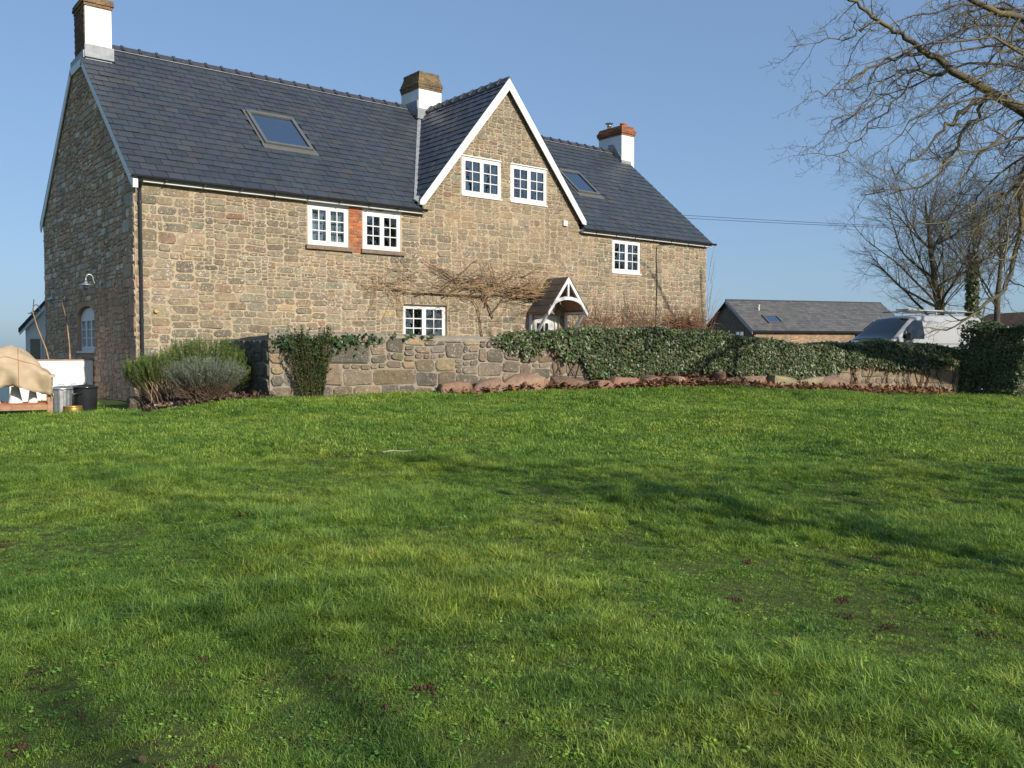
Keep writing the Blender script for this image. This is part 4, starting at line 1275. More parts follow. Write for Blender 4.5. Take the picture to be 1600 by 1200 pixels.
for k in range(1500):
    u, v = rng2.uniform(0, 1), rng2.uniform(0, 1) ** 1.7
    a = np.array((-.9, -3.5)) * (1 - u) + np.array((1.55, -3.95)) * u
    b = np.array((-.2, -1.5)) * (1 - u) + np.array((1.45, -1.5)) * u
    p = a * (1 - v) + b * v
    L.append((p[0], p[1], rng2.uniform(.03, .09)))
litter('bed_litter', L, .09, [(.15, .08, .05), (.22, .13, .09), (.10, .065, .045), (.24, .20, .17), (.08, .05, .035)], 'brown leaf and bark litter on the bed under the rosemary', rng2)

# ------------------------------------------------------------------ shrubs
def spiky(root, blobs, n, seed, pal, mat, needles, nl, lean=.25, stem_mat=None, up=1.0):
    """stems from the base out to the skin of ellipsoid blobs, each with a spike of narrow leaves"""
    rg = np.random.default_rng(seed)
    PP = []; NN = []; CC = []; st = MB()
    for q in range(n):
        c_, ra, base, wgt = blobs[rg.choice(len(blobs), p=np.array([b[3] for b in blobs]) / sum(b[3] for b in blobs))]
        d = rg.normal(0, 1, 3); d[2] = abs(d[2]) * 1.1 - .25; d /= np.linalg.norm(d)
        e = np.array(c_) + d * np.array(ra) * rg.uniform(.72, 1.06) * (1 + .16 * noise.noise(Vector(d * 3.1)))
        b0 = np.array(base) + np.array((rg.normal(0, .12), rg.normal(0, .12), 0))
        mid = b0 * .45 + e * .55 + np.array((0, 0, -.08))
        L_ = rg.uniform(.22, .42) * (1.7 if rg.random() < .12 else 1)
        tip = e + (np.array((d[0] * lean, d[1] * lean, up)) + rg.normal(0, .12, 3)) * L_ * .55
        if q % 4 == 0: st.tube([b0, mid, e], [.010, .006, .003], 3)
        col = np.array(pal[rg.integers(len(pal))]) * rg.uniform(.75, 1.25)
        t = rg.uniform(-.9, 1, needles); 
        pos = np.where(t[:, None] > 0, e + (tip - e) * t[:, None], e + (mid - e) * (-t[:, None]) * .7)
        ax = (tip - e) / np.linalg.norm(tip - e)
        rd = rg.normal(0, 1, (needles, 3)); rd -= (rd @ ax)[:, None] * ax; rd /= np.linalg.norm(rd, axis=1)[:, None]
        dr_ = rd + ax * rg.uniform(.5, 1.3, (needles, 1)); dr_ /= np.linalg.norm(dr_, axis=1)[:, None]
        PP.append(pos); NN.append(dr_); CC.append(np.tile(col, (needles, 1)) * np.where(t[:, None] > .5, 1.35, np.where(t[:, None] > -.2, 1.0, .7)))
    P = np.concatenate(PP); D = np.concatenate(NN); C = np.concatenate(CC)
    side = np.cross(D, rg.normal(0, 1, D.shape)); side /= np.linalg.norm(side, axis=1)[:, None]
    ln = nl * rg.uniform(.7, 1.3, (len(P), 1)); wd = nl * .075
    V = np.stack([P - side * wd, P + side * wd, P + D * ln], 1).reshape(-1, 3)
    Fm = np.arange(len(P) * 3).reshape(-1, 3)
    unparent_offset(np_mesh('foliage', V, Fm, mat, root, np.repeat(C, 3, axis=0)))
    unparent_offset(st.build('stem', stem_mat or M['darktwig'], root))
def gp(px, py, d, lift=0):
    p = cp(px, py, d); return (float(p[0]), float(p[1]), gz(p[0], p[1]) + lift)
rb_ = gp(300, 600, 17.9)
ros = props(empty('rosemary_bush', rb_), 'sprawling green rosemary bush between the house corner and the garden wall', 'bush')
b1 = cp(318, 572, 18.0); b2 = cp(248, 585, 17.4); b3 = cp(365, 590, 18.1); b4 = cp(215, 590, 17.3)
spiky(ros, [(b1, (.78, .6, .42), rb_, 5), (b2, (.36, .4, .26), gp(262, 640, 17.2), 2.2), (b3, (.38, .4, .38), rb_, 1.5), (b4, (.22, .3, .22), gp(262, 640, 17.2), 1.2)], 1150, 5,
      [(.085, .130, .030), (.105, .155, .034), (.066, .105, .028), (.14, .17, .042)], M['needle'], 84, .042)
lv = gp(318, 632, 16.9)
lav = props(empty('lavender_bush', lv), 'rounded grey green lavender bush with brown woody base before the rosemary', 'bush')
spiky(lav, [(cp(322, 590, 16.9), (.68, .5, .26), lv, 1)], 620, 9, [(.155, .175, .13), (.18, .195, .155), (.125, .15, .10), (.13, .165, .08)], M['needle'], 40, .036, .5, M['darktwig'], .8)
mb = MB(); Rv = random.Random(4)
for k in range(420):                              # woody lower stems of the lavender
    a = Rv.uniform(0, 2 * pi); rr = Rv.uniform(.2, .62)
    e = np.array(lv) + np.array((rr * cos(a) * 1.05, rr * sin(a) * .8, Rv.uniform(.10, .42)))
    b0 = np.array(lv) + np.array((Rv.uniform(-.25, .25), Rv.uniform(-.2, .2), 0))
    mb.tube([b0, b0 * .5 + e * .5 + (0, 0, .05), e], [.007, .005, .003], 3)
unparent_offset(mb.build('woody_base', M['darktwig'], lav))
# bare whippy stems under the rosemary
mb = MB()
for k in range(9):
    p = gp(238 + k * 6, 640, 16.7 + .06 * k)
    mb.tube([p, (p[0] + Rv.uniform(-.08, .02), p[1] + .05, p[2] + .25), (p[0] + Rv.uniform(-.2, 0), p[1] + .12, p[2] + .52)], [.007, .006, .004], 4)
bs = mb.build('bare_stem', M['twig'], ros); unparent_offset(bs)
# shrub trained on the wall, left part
cw = TW(.95, .3, .15)
cot = props(empty('wall_shrub', (cw[0], cw[1], gz(cw[0], cw[1]))), 'wispy upright evergreen shrub with ivy growing up the bare garden wall end', 'shrub')
rg = np.random.default_rng(55)
st = MB(); PP = []; DD = []
for k in range(95):
    u0_ = rg.normal(.85, .14); p = np.array(TW(u0_, gz(*TW(u0_, 0, .1)[:2]), .12 + abs(rg.normal(0, .06))))
    sp = rg.normal(0, .22); H_ = rg.uniform(.5, 1.45)
    q = np.array(TW(u0_ + sp * .35 , p[2] + H_ * .55, .15 + rg.uniform(0, .12))); e = np.array(TW(u0_ + sp, p[2] + H_, .12 + rg.uniform(0, .22)))
    st.tube([p, q, e], [.006, .004, .002], 3)
    for t in rg.uniform(.1, 1, 120):
        x = (p * (1 - t) + q * t) * (1 - t) + (q * (1 - t) + e * t) * t
        PP.append(x + rg.normal(0, .014, 3)); DD.append((e - p) / np.linalg.norm(e - p) * .7 + rg.normal(0, .6, 3))
PP = np.array(PP); DD = np.array(DD); DD /= np.linalg.norm(DD, axis=1)[:, None]
sd_ = np.cross(DD, rg.normal(0, 1, DD.shape)); sd_ /= np.linalg.norm(sd_, axis=1)[:, None]
V = np.stack([PP - sd_ * .010, PP + sd_ * .010, PP + DD * .05], 1).reshape(-1, 3)
unparent_offset(np_mesh('foliage', V, np.arange(len(V)).reshape(-1, 3), M['needle'], cot, np.repeat(pick([(.05, .085, .02), (.065, .105, .025), (.10, .10, .035), (.04, .065, .018)], len(PP), rg), 3, axis=0)))
unparent_offset(st.build('stem', M['darktwig'], cot))
Pq = []
for k in range(420):
    t = rg.random()
    if t < .6: u, v = rg.normal(.55, .22), 1.46 - abs(rg.normal(0, .16))
    elif t < .85: u, v = rg.normal(1.5, .3), 1.44 - abs(rg.normal(0, .10))
    else: u, v = rg.uniform(-.1, 3.5), 1.52 - abs(rg.normal(0, .05))
    Pq.append(TW(max(u, -.05), v, .06 + rg.uniform(0, .06)))
V, Fm, C = leaf_cloud(np.array(Pq), np.tile((WN[0], WN[1], .4), (len(Pq), 1)), np.full(len(Pq), .085), pick([(.035, .075, .018), (.05, .10, .025), (.03, .06, .015)], len(Pq), rg), IVY, rg, .5, 1.0)
unparent_offset(np_mesh('ivy_foliage', V, Fm, M['ivy'], cot, C))

# ------------------------------------------------------------------ climber on the house front
clm = props(empty('climbing_plant', (9.6, -.1, .4)), 'bare tangled climbing plant stems trained across the stone front above the lower window', 'climber')
Rq = random.Random(17)
thick = MB(); thin = MB()
def strand(mb, x, z, dx, dz, n, r0, r1, sag=.0, y=-.05, step=.12, wob=.35, zlim=None):
    pts = []; a = atan2(dz, dx)
    for i in range(n):
        pts.append((x, y - .03 * abs(noise.noise(Vector((x * 2, z * 2, r0 * 50)))) - Rq.uniform(0, .02), z))
        a += Rq.uniform(-wob, wob) + .06 * (atan2(dz, dx) - a) - sag * .05
        x += cos(a) * step; z += sin(a) * step
        if zlim: z = min(max(z, zlim[0]), zlim[1])
    mb.tube(pts, np.linspace(r0, r1, n), 4, cap=False)
    return pts
for (x, z, dx, dz, n_) in ((9.55, .5, -.05, 1, 21), (9.6, 2.6, -1, .25, 27), (9.6, 2.4, 1, .35, 22), (9.9, 2.1, -.6, 1, 14), (9.8, 2.2, 1, 1, 14)):
    strand(thick, x, z, dx, dz, n_, .028, .010, zlim=(2.72, 3.5) if z > 2.3 else (.4, 2.9), wob=.25)
for k in range(9):
    strand(thick, Rq.uniform(7.2, 10.6), Rq.uniform(2.6, 3.2), Rq.choice((-1, 1)), Rq.uniform(.2, .9), Rq.randint(12, 20), .018, .007, 1.0, -.09, .11, .16, (2.5, 3.75))
for k in range(180):
    x = Rq.choice([Rq.gauss(8.2, .8), Rq.gauss(9.8, .8), Rq.gauss(11.0, .5)]); z = Rq.gauss(3.0, .22)
    s = Rq.choice((-1, 1))
    strand(thin, x, z, s, Rq.uniform(-.7, .7), Rq.randint(6, 15), Rq.uniform(.005, .010), .003, Rq.uniform(-.5, 1.0), -.06 - Rq.uniform(0, .12), .11, .4, (2.05, 3.75))
for k in range(40):
    strand(thin, Rq.uniform(10.3, 11.2), Rq.uniform(2.7, 3.1), .8, Rq.uniform(-.05, .5), 12, .010, .004, .3, -.1 - Rq.uniform(0, .3), .12, .18, (2.3, 3.6))
for k in range(26):
    strand(thin, Rq.uniform(5.8, 7.0), Rq.uniform(2.5, 3.2), Rq.choice((-1, -.3, .3)), Rq.uniform(-1, .4), 10, .007, .003, .4, -.05, .11, .35, (1.9, 3.5))
o = thick.build('main_stem', M['darktwig'], clm); unparent_offset(o)
o = thin.build('twig', M['twig'], clm); unparent_offset(o)
cl2 = props(empty('dry_shrub', (16.0, -.4, .4)), 'brown leafless shrub thicket against the stone front beside the porch', 'shrub')
tw = MB(); tk = MB()
for k in range(540):
    x = Rq.uniform(13.0, 19.5); top = 2.85 + .35 * sin(x * 1.7) - (.25 if x > 18.6 else 0)
    y = -.08 - abs(Rq.gauss(0, .22))
    strand(tw if k % 6 else tk, x, Rq.uniform(.9, 2.2), Rq.uniform(-1, 1), Rq.uniform(.3, 1.3), Rq.randint(6, 14), Rq.uniform(.006, .012), .003, Rq.uniform(0, 1.4), y, .10, .32, (.5, top + Rq.uniform(-.2, .45)))
for k in range(46):                                # arching canes
    x = Rq.uniform(17.2, 18.3); z = Rq.uniform(1.9, 2.3)
    strand(tw, x, z, 1.0, Rq.uniform(.0, .5), 16, .011, .004, 1.6, -.1 - Rq.uniform(0, .4), .11, .10)
for k in range(14):                                # whips past the house corner
    strand(tw, 19.6 + Rq.uniform(0, .15), Rq.uniform(1.2, 4.2), Rq.uniform(.05, .6), 1, 12, .006, .002, -.2, -.15, .12, .22)
unparent_offset(tk.build('main_stem', M['darktwig'], cl2)); unparent_offset(tw.build('twig', M['brownshrub'], cl2))

# ------------------------------------------------------------------ table and cover, left of the house
TB = np.array([-2.13, -2.27]); TU = np.array([-.99, .157]); TU /= np.linalg.norm(TU); TV = np.array([-TU[1], TU[0]]) * -1   # TU runs along the table away from its end, TV towards the back
if TV[1] < 0: TV = -TV
tz = gz(*TB) + .0
tab = props(empty('garden_table', (TB[0], TB[1], tz)), 'reddish wooden garden table with a lower rail beside the side gable', 'table')
def TT(u, v, d): return (TB[0] + TU[0] * u + TV[0] * v, TB[1] + TU[1] * u + TV[1] * v, tz + d)
TLn, TWd, TH = 2.2, .62, .74
for u in (0.0, TLn - .09):
    for v in (0.0, TWd - .09):
        mb = MB(); mb.tbox(TT, u, u + .085, v, v + .085, -.06, TH - .07); unparent_offset(mb.build('leg', M['timber'] if v < .1 else M['redwood'], tab))
for k in range(4):
    v = -.04 + k * .177
    mb = MB(); mb.tbox(TT, -.05, TLn + .05, v, v + .170, TH - .045, TH); unparent_offset(mb.build('plank', M['greywood'], tab))
for v in (.005, TWd - .085):
    mb = MB(); mb.tbox(TT, .085, TLn - .09, v + .015, v + .06, TH - .16, TH - .047); unparent_offset(mb.build('apron', M['redwood'], tab))
    mb = MB(); mb.tbox(TT, .085, TLn - .09, v + .01, v + .075, .10, .20); unparent_offset(mb.build('rail', M['timber'], tab))
for u in (.0, TLn - .09):
    mb = MB(); mb.tbox(TT, u + .015, u + .07, .085, TWd - .09, TH - .16, TH - .047); unparent_offset(mb.build('apron', M['redwood'], tab))
for k in range(3):
    v = .09 + k * .148
    mb = MB(); mb.tbox(TT, .03, TLn - .03, v, v + .148, .202, .226); unparent_offset(mb.build('shelf_plank', M['redwood'], tab))
# white pots on the shelf
for u, v, r0_, hh in ((.60, .25, .12, .30), (1.0, .25, .165, .34), (.32, .25, .085, .30), (1.55, .25, .166, .34)):
    mb = MB(); c_ = TT(u, v, .228)
    mb.lathe([(r0_ * 1.0, 0), (r0_ * .55, hh * .9), (r0_ * .6, hh), (r0_ * .5, hh), (r0_ * .45, hh * .5)], (0, 0, 0), 20)
    o = mb.build('plant_pot', M['render'], None, smooth=False); o.location = c_
    props(o, {.12: 'white tapered pot beside the widest pots on the table shelf', .166: 'wide white pot farthest from the bins under the wooden table', .165: 'wide white upturned pot between two others on the shelf under the wooden table', .085: 'narrow white pot by the table leg on the shelf'}[r0_], 'pot', 'white pots on the table shelf')
# hessian cover over a domed thing on the table
def cover():
    nu, nv = 72, 44
    V = []; 
    U0, U1 = .16, 1.75; V0, V1 = -.05, .66
    for i in range(nu + 1):
        for j in range(nv + 1):
            a = -1.32 + 2.64 * i / nu; b = -1.5 + 3.0 * j / nv     # beyond +-1 the cloth hangs over the edge
            ca, cb = max(-1, min(1, a)), max(-1, min(1, b))
            dome = max(0.0, 1 - (abs(ca) ** 2.3) * .96) ** .55 * max(0.0, 1 - (abs(cb) ** 2.6) * .9) ** .5
            fold = .05 * sin(a * 9 + 2.2 * sin(b * 2.2)) + .05 * noise.noise(Vector((a * 3.2, b * 3.2, 1))) + .014 * noise.noise(Vector((a * 9, b * 9, 4)))
            u = (U0 + U1) / 2 + ca * (U1 - U0) / 2 - .0
            v = (V0 + V1) / 2 + cb * (V1 - V0) / 2
            z = TH + .03 + .50 * dome
            z += fold * .8 * dome
            ov = max(0, abs(b) - 1)
            hang = 0.0
            if ov > 0:
                hang = ov / .5 * (.43 + .05 * sin(a * 3.3 + .2) + .03 * sin(a * 7) + .02 * noise.noise(Vector((a * 14, 3, 3)))) * (1 if b < 0 else .6)
                v += (-1 if b < 0 else 1) * (.035 + .05 * (ov / .5) * (.6 + sin(a * 8 + 1)) + fold * .9 + .035 * (ov / .5) * sin(a * 17 + 2 * sin(a * 5)))
            oa = max(0, abs(a) - 1)
            if oa > 0:
                hang = max(hang, oa / .32 * (.26 + .10 * sin(b * 3)))
                u += (-1 if a < 0 else 1) * (.16 * sqrt(oa / .32) + fold * .5)
            z -= hang
            if ov == 0: v += fold * .5
            V.append(TT(u, v, z))
    Fs = []
    for i in range(nu):
        for j in range(nv):
            k = i * (nv + 1) + j
            Fs.append((k, k + nv + 1, k + nv + 2, k + 1))
    return V, Fs
V, Fs = cover()
cvo = MB().add(V, Fs).build('hessian_cover', M['burlap'], None, smooth=True)
md = cvo.modifiers.new('thickness', 'SOLIDIFY'); md.thickness = .006
props(cvo, 'beige hessian cloth with red stitching draped over a dome on the table', 'cover')
mb = MB()
nv_ = 45
pts = [np.array(V[22 * nv_ + j]) + np.array((0, -.004, .006)) for j in range(0, 20)]; mb.tube(pts, .006, 4)
pts = [np.array(V[i * nv_ + 9]) + np.array((0, -.006, .004)) for i in range(4, 60)]; mb.tube(pts, .006, 4)
sto = mb.build('stitching', M['redcord'], cvo)

# bins and brass pot
def bin_(px, py, d, r_, hh, mat, label, group=None, ribs=True, rz=0.3):
    p = gp(px, py, d)
    t = props(empty('dustbin', p, rz), label, 'bin', group)
    k = 48; prof = [(0.0, 0), (.86, 0), (.87, .03), (.88, .10), (.97, .84), (.98, .86), (1.0, .90)]
    V = []; Fs = []
    for rr, z in prof:
        for i in range(k):
            a = 2 * pi * i / k
            w_ = 1 + (.018 * (1 if (i // 2) % 2 else -1) if ribs and .05 < z < .85 else 0)
            V.append((r_ * rr * w_ * cos(a), r_ * rr * w_ * sin(a), hh * z))
    for j in range(len(prof) - 1):
        for i in range(k): Fs.append((j * k + i, j * k + (i + 1) % k, (j + 1) * k + (i + 1) % k, (j + 1) * k + i))
    MB().add(V, Fs).build('body', mat, t)
    MB().lathe([(r_ * 1.05, hh * .875), (r_ * 1.06, hh * .92), (r_ * .98, hh * .935), (r_ * .6, hh * .98), (r_ * .1, hh * 1.0)], (0, 0, 0), 32).build('lid', mat, t, smooth=True)
    MB().tube([(-.06, 0, hh * .985), (-.05, 0, hh * 1.05), (.05, 0, hh * 1.05), (.06, 0, hh * .985)], .009, 6).build('lid_handle', mat, t)
    for s in (-1, 1):
        x = s * r_ * .97
        MB().tube([(x, -.06, hh * .72), (x + s * .05, -.055, hh * .70), (x + s * .05, .055, hh * .70), (x, .06, hh * .72)], .008, 5).build('handle', mat, t)
    return t
bin_(97, 648, 17.3, .20, .58, M['galv'], 'ribbed galvanised dustbin behind the wooden table leg')
bin_(116, 645, 18.2, .19, .52, M['galv'], 'galvanised dustbin half hidden between the ribbed bin and the black bin')
bin_(134, 646, 17.7, .235, .58, M['blackbin'], 'glossy black dustbin with lid against the side gable', ribs=False, rz=.9)
p = gp(114, 650, 16.8)
mb = MB(); mb.lathe([(.155, 0), (.17, .03), (.172, .13), (.165, .15), (.178, .165), (.17, .165), (.155, .14), (.15, .02), (.02, .02)], (0, 0, 0), 24)
o = mb.build('brass_pot', M['brass'], None, smooth=True); o.location = p; props(o, 'low round brass pot on the grass before the bins', 'pot')
# white planter wall against the gable with two bare canes
plw = props(empty('planter_wall', (-.02, 3.7, -.1)), 'low white rendered planter wall projecting from the side gable', 'wall')
mb = MB(); mb.box((-1.9, 3.66, -.5), (-.035, 3.84, .92)); mb.box((-1.9, 3.84, -.5), (-1.72, 5.2, .92)); unparent_offset(mb.build('wall_body', M['render'], plw))
mb = MB(); mb.box((-1.92, 3.64, .922), (-.03, 3.86, .945)); unparent_offset(mb.build('coping', M['timber'], plw))
MB_s = MB(); MB_s.box((-1.71, 3.86, -.3), (-.04, 5.1, .70)); unparent_offset(MB_s.build('soil', M['soil'], plw))
for k, (pts_, lb) in enumerate((([(-.86, 4.3, .65), (-.95, 4.4, 1.2), (-1.12, 4.5, 1.75), (-1.22, 4.5, 2.15), (-1.2, 4.4, 2.45)], 'bent bare cane curving up from the white planter'),
                                ([(-.42, 4.3, .65), (-.42, 4.35, 1.3), (-.46, 4.4, 1.9), (-.55, 4.45, 2.4)], 'straighter bare cane rising from the planter towards the gable lamp'))):
    mb = MB(); mb.tube(pts_, np.linspace(.022, .010, len(pts_)), 6)
    o = mb.build('bare_cane', M['twig'], None, smooth=True); props(o, lb, 'cane', 'canes in the planter')
# rounded stone by the house corner
V, Fs = rock_mesh(Rr, .26, .2, .17, 44.0)
o = MB().add(V, Fs, (.16, .12, .09)).build('rock', M['rock'], None, smooth=True); q = gp(222, 634, 17.6); o.location = (q[0], q[1], q[2] + .08); props(o, 'rounded brown stone beside the rosemary at the house corner', 'rock')

# garden room behind the house
gr = props(empty('garden_room', (-1.4, 16, -.6)), 'small white weatherboarded garden room with glazed doors behind the house', 'building')
A_ = onp = lambda px, py, y: (lambda d: CAM + d * ((y - CAM[1]) / d[1]))(FWD + RGT * ((px - 800) / 1362) - UPV * ((py - 600) / 1362))
e0 = onp(28, 513, 16.0); e1 = onp(70, 468, 16.0)
slp = (e1[2] - e0[2]) / (e1[0] - e0[0]); xr = e0[0] + 3.4; zr = e0[2] + 3.4 * slp
wl = onp(40, 530, 16.1)[0]
mb = MB(); mb.prism([(wl, 16.1, -1.2), (xr, 16.1, -1.2), (xr, 16.1, zr - .1), (wl, 16.1, e0[2] + (wl - e0[0]) * slp - .1)], (.75, 4, 0)); unparent_offset(mb.build('wall', M['white'], gr))
mb = MB(); mb.prism([(e0[0], 15.95, e0[2]), (xr, 15.95, zr), (xr, 15.95, zr - .14), (e0[0], 15.95, e0[2] - .14)], (.80, 4.3, 0)); unparent_offset(mb.build('roof', M['ridge'], gr))
mb = MB(); mb.prism([(e0[0] + .05, 15.93, e0[2] - .145), (xr, 15.93, zr - .145), (xr, 15.93, zr - .45), (e0[0] + .05, 15.93, e0[2] - .25)], (0, .10, 0)); unparent_offset(mb.build('bargeboard', M['white'], gr))
ez = e0[2] - .30
for k in range(3):
    a = wl + .06 + k * .50
    f = empty('door', parent=gr)
    f.matrix_parent_inverse = gr.matrix_basis.inverted()
    mb = MB()
    for bx in ((a, a + .07, -.6, ez), (a + .41, a + .48, -.6, ez)): mb.box((bx[0], 16.0, bx[2]), (bx[1], 16.09, bx[3]))
    mb.box((a + .07, 16.0, ez - .08), (a + .41, 16.09, ez)); mb.box((a + .07, 16.0, -.6), (a + .41, 16.09, -.4))
    mb.build('frame', M['alu'] if False else M['white'], f)
    MB().box((a + .07, 16.04, -.4), (a + .41, 16.05, ez - .08)).build('pane', M['skyglass'], f)

# ------------------------------------------------------------------ van behind the wall
van = props(empty('van', (0, 0, 0)), 'white panel van with roof rack parked behind the ivy wall', 'van')
st_x = [0.0, .06, .25, .62, .95, 1.30, 1.62, 1.82, 2.1, 3.1, 4.4, 5.02, 5.15]
st_t = [.62, .80, .95, 1.07, 1.22, 1.49, 1.73, 1.85, 1.91, 1.95, 1.95, 1.92, 1.86]
st_w = [.72, .82, .90, .935, .945, .95, .95, .95, .95, .95, .95, .945, .93]
def sect(i):
    x, t, w_ = st_x[i], st_t[i], st_w[i]
    bt = .32
    sh = min(1.12, t - .06)                      # shoulder
    ts = lambda z: w_ - max(0, (z - 1.05)) * .17
    top = t
    zs = [bt, bt + .12, min(.75, t - .12), sh - .02, sh + (top - sh) * .5, top - .10 if top - sh > .12 else top - .035, top - .03, top]
    ys_ = [w_ * .92, w_ * .985, w_, ts(sh), ts(zs[4]), ts(zs[5]) - .015, ts(zs[5]) - .09, (ts(zs[5]) - .09) * .5]
    P = [(-x, y, z) for y, z in zip(ys_, zs)] + [(-x, 0, top + .018)]
    return P + [(-x, -y, z) for y, z in list(zip(ys_, zs))[::-1]]
V = []; ns = len(st_x)
for i in range(ns): V += sect(i)
kk = len(sect(0)); Fs = []
for i in range(ns - 1):
    for j in range(kk - 1): Fs.append((i * kk + j, i * kk + j + 1, (i + 1) * kk + j + 1, (i + 1) * kk + j))
    Fs.append((i * kk + kk - 1, i * kk, (i + 1) * kk, (i + 1) * kk + kk - 1))
Fs += [tuple(range(kk))[::-1], tuple((ns - 1) * kk + q for q in range(kk))]
bd = MB().add(V, Fs).build('body', M['vanpaint'], van, smooth=True)
bd.modifiers.new('edge', 'EDGE_SPLIT').split_angle = radians(40)
def vtop(x): return np.interp(x, st_x, st_t)
def vside(x, z): return np.interp(x, st_x, st_w) - max(0, z - 1.05) * .17
# windscreen
V = []; Fs = []
xs = np.linspace(.70, 1.74, 9); yy = np.linspace(-1, 1, 9)
for x in xs:
    hw = .80 - (x - .7) * .12
    for y in yy: V.append((-x + .012, y * hw, vtop(x) + .018 * (1 - abs(y) ** 2) + .012 - .02 * abs(y) ** 4))
for i in range(8):
    for j in range(8): Fs.append((i * 9 + j, i * 9 + j + 1, (i + 1) * 9 + j + 1, (i + 1) * 9 + j))
M['vanglass'] = plain('tinted_car_glass', (.012, .016, .018), 0.04, 0.9, var=.1)
MB().add(V, [f[::-1] for f in Fs]).build('windscreen', M['vanglass'], van, smooth=True)
for s in (-1, 1):
    for poly, nm in (([(1.10, 1.16), (1.30, 1.13), (1.30, 1.44), (1.22, 1.36)], 'quarter_light'), ([(1.34, 1.12), (2.12, 1.12), (2.16, 1.25), (2.13, 1.68), (2.05, 1.74), (1.72, 1.74), (1.34, 1.47)], 'side_window')):
        V = [(-x, s * (vside(x, z) + .008), z) for x, z in poly]
        MB().add(V, [tuple(range(len(V)))[::-s]]).build(nm, M['vanglass'], van)
    mb = MB()
    for poly in ([(2.24, .45), (2.25, .45), (2.25, 1.78), (2.24, 1.78)], [(1.18, .5), (1.19, .5), (1.19, 1.05), (1.18, 1.05)], [(2.3, .95), (4.9, .95), (4.9, .965), (2.3, .965)]):
        V = [(-x, s * (vside(x, z) + .003), z) for x, z in poly]
        mb.add(V, [tuple(range(len(V)))[::-s]])
    mb.build('door_seam', M['black'], van)
    mb = MB(); mb.prism([(-1.22, s * .98, 1.06), (-1.22, s * 1.16, 1.08), (-1.22, s * 1.16, 1.32), (-1.22, s * .99, 1.30)], (-.10, 0, 0)); mb.build('mirror', M['black'], van)
    mb = MB(); mb.prism([(-5.06, s * .945, .95), (-5.16, s * .90, .95), (-5.16, s * .80, 1.75), (-5.06, s * .835, 1.75)], (0, s * .012, 0)); mb.build('tail_light', M['redwood'], van)
    mb = MB(); mb.prism([(-.10, s * .60, .72), (-.10, s * .84, .72), (-.32, s * .90, .92), (-.28, s * .64, .96)], (.03, 0, .02)); mb.build('headlight', M['steel'], van)
    mb = MB(); mb.tube([(-1.9, s * .68, 2.06), (-4.95, s * .68, 2.06)], .02, 6); mb.build('rack_rail', M['alu'], van)
    for wx in (-.85, -4.1):
        wh = empty('wheel', (wx, s * .82, .33), parent=van)
        m = MB(); k = 24
        V = []; prof = [(.20, -.10), (.30, -.11), (.33, -.08), (.33, .08), (.30, .11), (.20, .10)]
        for rr, yy_ in prof:
            for i in range(k): V.append((rr * cos(2 * pi * i / k), yy_, rr * sin(2 * pi * i / k)))
        Fs = []
        for j in range(len(prof) - 1):
            for i in range(k): Fs.append((j * k + i, j * k + (i + 1) % k, (j + 1) * k + (i + 1) % k, (j + 1) * k + i))
        m.add(V, Fs).build('tyre', M['rubber'], wh, smooth=True)
        MB().tube([(0, -.095, 0), (0, .095, 0)], .20, 20).build('rim', M['steel'], wh)
for x in (-2.0, -3.0, -4.0, -4.9):
    mb = MB(); mb.tube([(x, -.70, 1.93), (x, -.68, 2.06), (x, .68, 2.06), (x, .70, 1.93)], .018, 6); mb.build('rack_bar', M['alu'], van)
mb = MB(); mb.box((-1.95, .1, 2.085), (-1.75, .62, 2.13)); mb.tube([(-1.9, .3, 2.10), (-5.0, .3, 2.10)], .03, 8); mb.build('rack_load', M['greywood'], van)
MB().box((-.03, -.8, .35), (.05, .8, .6)).build('bumper', M['black'], van)
vf = np.array([-.9727, .232])
vp = cp(1413, 528, 28.6)
vr = np.array([vf[1], -vf[0]])                    # right of travel
vo = np.array(vp[:2]) + vf * 1.2 - np.array([-vf[1], vf[0]]) * .93
van.location = (vo[0], vo[1], gz(*vo) + .03)
van.rotation_euler = (0, 0, atan2(vf[1], vf[0]))

# ------------------------------------------------------------------ far barn
bA = RGT[:2] * 16.65 + np.array([cos(AZ), sin(AZ)]) * 60 + CAM[:2]
bx_ = RGT[:2] * sin(radians(72)) + np.array([cos(AZ), sin(AZ)]) * cos(radians(72))     # along the barn
by_ = np.array([-bx_[1], bx_[0]])
barn = props(empty('barn', (bA[0], bA[1], .5), atan2(bx_[1], bx_[0])), 'long low barn with grey slate roof and brick front beyond the yard', 'barn')
BLn, BW, BE, BR = 13.2, 6.6, 1.95, 4.22
mb = MB(); mb.box((0, 0, -1), (BLn, BW, BE)); mb.prism([(.0, .0, BE), (.0, BW, BE), (.0, BW / 2, BR - .05)], (BLn, 0, 0)); mb.c = [(.16, .115, .085)] * len(mb.v); mb.build('wall', M['stone_gable'], barn)
PALR = [(.36, .245, .16), (.33, .225, .155), (.40, .28, .18)]
for k in range(5):
    for i in range(58):
        a = i * .228 + (.11 if k % 2 else 0)
        if a + .22 > BLn: continue
        if k == 0 and i == 0: fb = empty('brick_front', parent=barn)
fbm = MB()
for k in range(26):
    for i in range(58):
        a = i * .228 + (.11 if k % 2 else 0)
        if a + .22 < BLn: fbm.box((a, -.03, BE - .05 - k * .077), (a + .215, -.002, BE + .017 - k * .077), vary(Rc.choice(PALR), Rc))
fbm.build('brick_face', M['brick'], fb, kind='stuff')
rm = empty('roof', parent=barn)
bs_ = (BR - BE) / (BW / 2 + .2)
mb = MB()
Lb = hypot(BW / 2 + .2, BR - BE); nr = 17
sdv = np.array([0, (BW / 2 + .2) / Lb, (BR - BE) / Lb]); nv3 = np.array([0, -sdv[2], sdv[1]])
